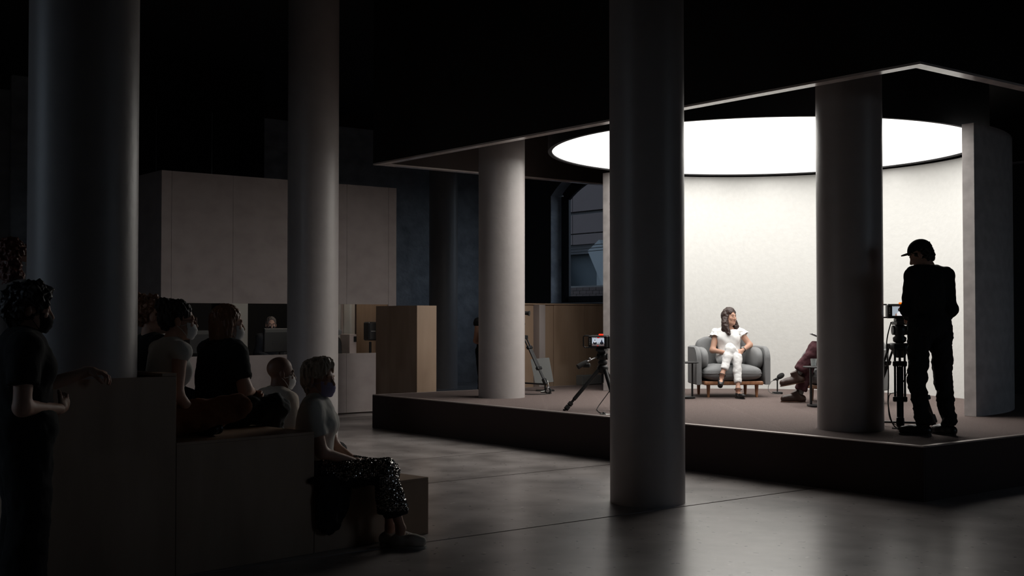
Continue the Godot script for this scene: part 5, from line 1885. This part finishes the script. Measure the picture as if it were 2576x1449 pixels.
func build_audience(fair: Material, tan_s: Material, deep: Material, black_c: Material, dark_hair: Material) -> void:
	var lap := {"l": [0.5, Vector3(0.4, -0.2, -0.9), Vector3(0, 1, -0.2)], "r": [0.5, Vector3(-0.4, -0.2, -0.9), Vector3(0, 1, -0.2)]}
	var fwd := facing(0.80, 0.60)
	var white := fabric("cream_cotton", lin(0.55, 0.53, 0.49))
	var blue_mask := fabric("mask_blue", lin(0.55, 0.62, 0.66))
	var white_mask := fabric("mask_white", lin(0.70, 0.68, 0.66))
	var blk: Material = mats.black_leather
	# red-haired woman at the far left
	var J := seated(0.05, 0.93, {"hb": look(-0.62, 0.0)}.merged(CROSS))
	var n := person("woman with curly red hair and pale blue mask at the left edge", wd(-3.04, ROW3, 7.32), facing(0.55, 0.83), J, {"skin": fair, "w": 0.95, "cell": 0.016, "hands": lap})
	shirt(n, J, fabric("speckled_cotton", lin(0.20, 0.17, 0.15)), 0.95, 1.9, {"cell": 0.016})
	trousers(n, J, black_c, 0.95, 1.95, {"cell": 0.016})
	hair(n, J, "long", mat("hair_red", lin(0.11, 0.028, 0.014), 0.5), {"amp": 0.022, "freq": 22.0, "curl": 1, "line": -0.01})
	face_mask(n, J, blue_mask)
	# standing woman in black resting a hand on the top step
	J = standing(1.68, {"hb": look(-0.12, -0.05), "head": Vector3(0.0, 1.535, -0.03), "neck": Vector3(0, 1.40, 0.01),
		"sl": Vector3(-0.165, 1.345, 0.0), "sr": Vector3(0.17, 1.34, 0.02),
		"el": Vector3(-0.25, 1.12, -0.12), "wl": Vector3(-0.20, 1.205, -0.36), "er": Vector3(0.235, 1.05, 0.04), "wr": Vector3(0.0, 1.02, -0.18)})
	n = person("standing woman in black with dark mask resting a hand on the top step", wd(-2.51, 0, 6.26), facing(0.86, 0.5), J, {"skin": fair, "w": 1.08, "bust": true, "cell": 0.014,
		"hands": {"l": [0.7, Vector3(0.3, -0.12, -1), Vector3(0, 1, 0)], "r": [0.6, Vector3(-0.6, 0.3, -0.5), Vector3(0.4, 0, -1)]}})
	shirt(n, J, black_c, 1.08, 0.62, {"bust": true, "seed": 21, "hem": -0.12, "f": 0.026})
	trousers(n, J, black_c, 1.2, 1.95, {"f": 0.03, "flare": 0.04})
	for s in ["l", "r"]:
		shoe(n, J, s, blk, blk)
	hair(n, J, "short", dark_hair, {"amp": 0.03, "freq": 16.0, "curl": 1, "puff": 0.012})
	face_mask(n, J, black_c)
	# woman with curly bun, behind the woman in the white top
	J = seated(0.0, 1.07, {"hb": look(-0.3, 0.0)}.merged(CROSS))
	n = person("woman with loose curly fair bun behind the woman in glasses", wd(-2.36, ROW2, 7.95), fwd, J, {"skin": fair, "w": 0.95, "cell": 0.016, "hands": lap})
	shirt(n, J, black_c, 0.95, 1.9, {"cell": 0.016, "seed": 31})
	trousers(n, J, black_c, 0.95, 1.95, {"cell": 0.016})
	hair(n, J, "bun", mat("hair_auburn", lin(0.20, 0.09, 0.045), 0.5), {"amp": 0.035, "freq": 24.0, "curl": 1})
	# woman in the white sleeveless top
	J = seated(0.20, 1.03, {"hb": look(-0.28, 0.02),
		"er": Vector3(0.21, 0.27, -0.05), "wr": Vector3(0.13, 0.09, -0.22), "el": Vector3(-0.20, 0.27, -0.08), "wl": Vector3(-0.06, 0.16, -0.28),
		"kr": Vector3(0.25, 0.18, -0.42), "ar": Vector3(-0.08, 0.05, -0.36), "tr": Vector3(-0.24, 0.05, -0.33), "br": Vector3(-0.04, 0.045, -0.38),
		"kl": Vector3(-0.28, 0.12, -0.33), "al": Vector3(0.06, 0.045, -0.27), "tl": Vector3(0.20, 0.045, -0.30), "bl": Vector3(0.02, 0.045, -0.27)})
	n = person("cross-legged woman with dark hair up, glasses, white sleeveless top and rust trousers", wd(-2.17, ROW2, 7.43), fwd, J, {"skin": tan_s, "w": 0.92, "bust": true, "cell": 0.013, "hands": lap})
	shirt(n, J, white, 0.92, 0.03, {"bust": true, "called": "sleeveless_top", "seed": 41, "hem": -0.05, "f": 0.013})
	trousers(n, J, fabric("rust_cotton", lin(0.19, 0.062, 0.022)), 0.98, 1.85, {"f": 0.018, "folds": 0.018, "waist": 0.08})
	for s in ["l", "r"]:
		shoe(n, J, s, blk, blk)
	hair(n, J, "bun", dark_hair, {"amp": 0.014})
	face_mask(n, J, white_mask)
	glasses(n, J, mat("amber_frame", lin(0.16, 0.05, 0.02), 0.4))
	# fair-haired woman in black
	J = seated(0.12, 0.97, {"hb": look(-0.30, -0.03),
		"er": Vector3(0.25, 0.26, -0.08), "wr": Vector3(0.02, 0.22, -0.26), "el": Vector3(-0.24, 0.26, -0.1), "wl": Vector3(0.0, 0.19, -0.27),
		"kr": Vector3(0.12, 0.12, -0.39), "kl": Vector3(-0.12, 0.12, -0.39), "ar": Vector3(0.11, -0.29, -0.34), "al": Vector3(-0.11, -0.29, -0.34), "tr": Vector3(0.12, -0.345, -0.50), "tl": Vector3(-0.12, -0.345, -0.50)})
	n = person("woman with straight fair bob and white mask in a black t-shirt", wd(-1.97, ROW2, 8.10), facing(0.75, 0.66), J, {"skin": fair, "w": 1.12, "bust": true, "cell": 0.014,
		"hands": {"l": [0.5, Vector3(0.9, 0.1, -0.3), Vector3(0, 0.4, -1)], "r": [0.5, Vector3(-0.9, 0.1, -0.3), Vector3(0, 0.4, -1)]}})
	shirt(n, J, black_c, 1.12, 0.75, {"bust": true, "seed": 51, "f": 0.022, "folds": 0.02})
	trousers(n, J, fabric("charcoal_cotton", lin(0.022, 0.024, 0.028)), 1.1, 1.95, {"folds": 0.03})
	for s in ["l", "r"]:
		shoe(n, J, s, blk, blk)
	hair(n, J, "bob", mat("hair_copper", lin(0.20, 0.085, 0.038), 0.42), {"amp": 0.008, "line": -0.01})
	face_mask(n, J, white_mask)
	# bald man in a white t-shirt
	J = seated(0.10, 0.98, {"hb": look(-0.25, -0.02), "kr": Vector3(0.11, 0.09, -0.5), "kl": Vector3(-0.11, 0.09, -0.5), "ar": Vector3(0.11, -0.29, -0.56), "al": Vector3(-0.11, -0.29, -0.56), "tr": Vector3(0.12, -0.345, -0.74), "tl": Vector3(-0.12, -0.345, -0.74)})
	n = person("bald man with white mask in a cream t-shirt", wd(-1.765, ROW1, 8.95), facing(0.75, 0.66), J, {"skin": deep, "w": 1.1, "cell": 0.014, "hands": lap})
	shirt(n, J, fabric("ivory_cotton", lin(0.50, 0.43, 0.36)), 1.1, 0.8, {"seed": 61, "f": 0.018})
	trousers(n, J, black_c, 1.05, 1.95, {})
	for s in ["l", "r"]:
		shoe(n, J, s, blk, blk)
	face_mask(n, J, white_mask)
	# woman in sequinned trousers on the lowest step
	J = seated(0.03, 1.0, {"hb": look(-0.42, 0.0),
		"er": Vector3(0.20, 0.24, -0.08), "wr": Vector3(0.06, 0.165, -0.27), "el": Vector3(-0.2, 0.24, -0.1), "wl": Vector3(-0.02, 0.155, -0.27),
		"hr": Vector3(0.09, 0.085, -0.02), "hl": Vector3(-0.085, 0.085, -0.02),
		"kr": Vector3(0.12, 0.10, -0.47), "ar": Vector3(0.09, -0.27, -0.58), "tr": Vector3(0.11, -0.345, -0.72),
		"kl": Vector3(-0.02, 0.10, -0.47), "al": Vector3(0.0, -0.275, -0.50), "tl": Vector3(-0.01, -0.345, -0.64)})
	var at := wd(-1.30, ROW1, 8.02)
	var tn := facing(0.93, 0.0)
	n = person("grey-blonde woman with lilac mask, white t-shirt, sequinned trousers and white sneakers", at, tn, J, {"skin": tan_s, "w": 0.98, "bust": true, "cell": 0.013,
		"hands": {"l": [0.7, Vector3(0.6, 0, -0.6), Vector3(0, 1, -0.3)], "r": [0.7, Vector3(-0.6, 0, -0.6), Vector3(0, 1, -0.3)]}})
	shirt(n, J, white, 0.98, 0.62, {"bust": true, "seed": 71, "f": 0.018, "hem": -0.02})
	var tr := trousers(n, J, mat("dark_velvet", lin(0.012, 0.011, 0.015), 0.8), 1.0, 1.74, {"f": 0.018, "flare": 0.02, "folds": 0.014})
	sequins(tr, J)
	for s in ["l", "r"]:
		shoe(n, J, s, fabric("sneaker_canvas", lin(0.55, 0.50, 0.44)), mat("sneaker_sole", lin(0.6, 0.57, 0.52), 0.7), {"f": 0.008, "high": 0.0, "sole": 0.022, "laces": mat("lace_grey", lin(0.30, 0.27, 0.25), 0.9), "called": "sneaker"})
	hair(n, J, "short", mat("hair_ash", lin(0.42, 0.34, 0.26), 0.5), {"amp": 0.018, "freq": 18.0, "puff": 0.006})
	face_mask(n, J, fabric("mask_lilac", lin(0.36, 0.32, 0.50)))
	var bead := []
	for k in 26:
		var t := TAU * k / 26.0
		bead.append(J.neck + Vector3(cos(t) * 0.075, 0.012 - 0.03 * cos(t + PI / 2 + PI) * 1.0, sin(t) * 0.075))
	var nk := part(n, "necklace", Geo.new().tube(bead, 0.0025, 5, true), mats.steel)
	for q in bead:
		part(nk, "bead", Geo.new().ball(q, Vector3(0.006, 0.006, 0.006), 8), mats.steel)
	var rp := thing("red_pouch", "small red pouch on the lowest step behind the sequinned thigh", "pouch", row_at(0.63, ROW1, 0.27), BENCH_TURN + 0.4)
	part(rp, "body", cushion(Vector3(0, 0.05, 0), Vector3(0.055, 0.05, 0.022), 0.5, 0.5), fabric("red_cloth", lin(0.45, 0.02, 0.03)))
	part(rp, "zip", Geo.new().tube([Vector3(-0.045, 0.1, 0), Vector3(0, 0.102, 0), Vector3(0.045, 0.1, 0)], 0.003, 6), mats.steel)
	# her jacket hanging over the side of the step
	var jk := Blob.new()
	jk.ell(Vector3(0.02, 0.40, 0.012), Vector3(0.17, 0.035, 0.05), Basis(), 0.03)
	jk.ell(Vector3(0.03, 0.27, 0.035), Vector3(0.14, 0.17, 0.022), Basis(), 0.03)
	jk.ell(Vector3(-0.01, 0.15, 0.035), Vector3(0.09, 0.11, 0.02), Basis(), 0.03)
	single("jacket", jk.build(0.011).ruffle(0.02, 9.0, 5), black_c, "black jacket hanging over the side of the lowest step", "jacket", row_at(0.10, 0.06, 0.0), BENCH_TURN)

# a skin of small shiny discs over the upper side of the trousers: far too many to count
func sequins(tr: MeshInstance3D, J: Dictionary) -> void:
	var a: Array = tr.mesh.surface_get_arrays(0)
	var v: PackedVector3Array = a[Mesh.ARRAY_VERTEX]
	var n: PackedVector3Array = a[Mesh.ARRAY_NORMAL]
	var idx: PackedInt32Array = a[Mesh.ARRAY_INDEX]
	var rng := RandomNumberGenerator.new()
	rng.seed = 99
	var g := Geo.new()
	for k in range(0, idx.size(), 3):
		var p0 := v[idx[k]]
		var nn := n[idx[k]]
		var mid := (p0 + v[idx[k + 1]] + v[idx[k + 2]]) / 3.0
		# sequinned panel: thighs and shins, not the hem, seat or undersides
		if mid.z > -0.08 or mid.y < -0.14 or (nn.y < -0.15 and mid.z > -0.45):
			continue
		for r in 2:
			var p := (p0 * rng.randf() + v[idx[k + 1]] * rng.randf() + v[idx[k + 2]] * rng.randf())
			p = mid.lerp(p0, rng.randf_range(-0.3, 0.6)) + nn * 0.003
			var d := (nn + Vector3(rng.randfn(0, 0.42), rng.randfn(0, 0.42), rng.randfn(0, 0.42))).normalized()
			var e1 := d.cross(Vector3.UP if absf(d.y) < 0.9 else Vector3.RIGHT).normalized() * 0.0042
			var e2 := d.cross(e1)
			var q := []
			for j in 6:
				q.append(p + e1 * cos(TAU * j / 6.0) + e2 * sin(TAU * j / 6.0))
			g.face(q)
	var o := part(tr, "sequins", g, mat("sequin", lin(0.55, 0.53, 0.50), 0.16, 1.0))
	o.set_meta("kind", "stuff")
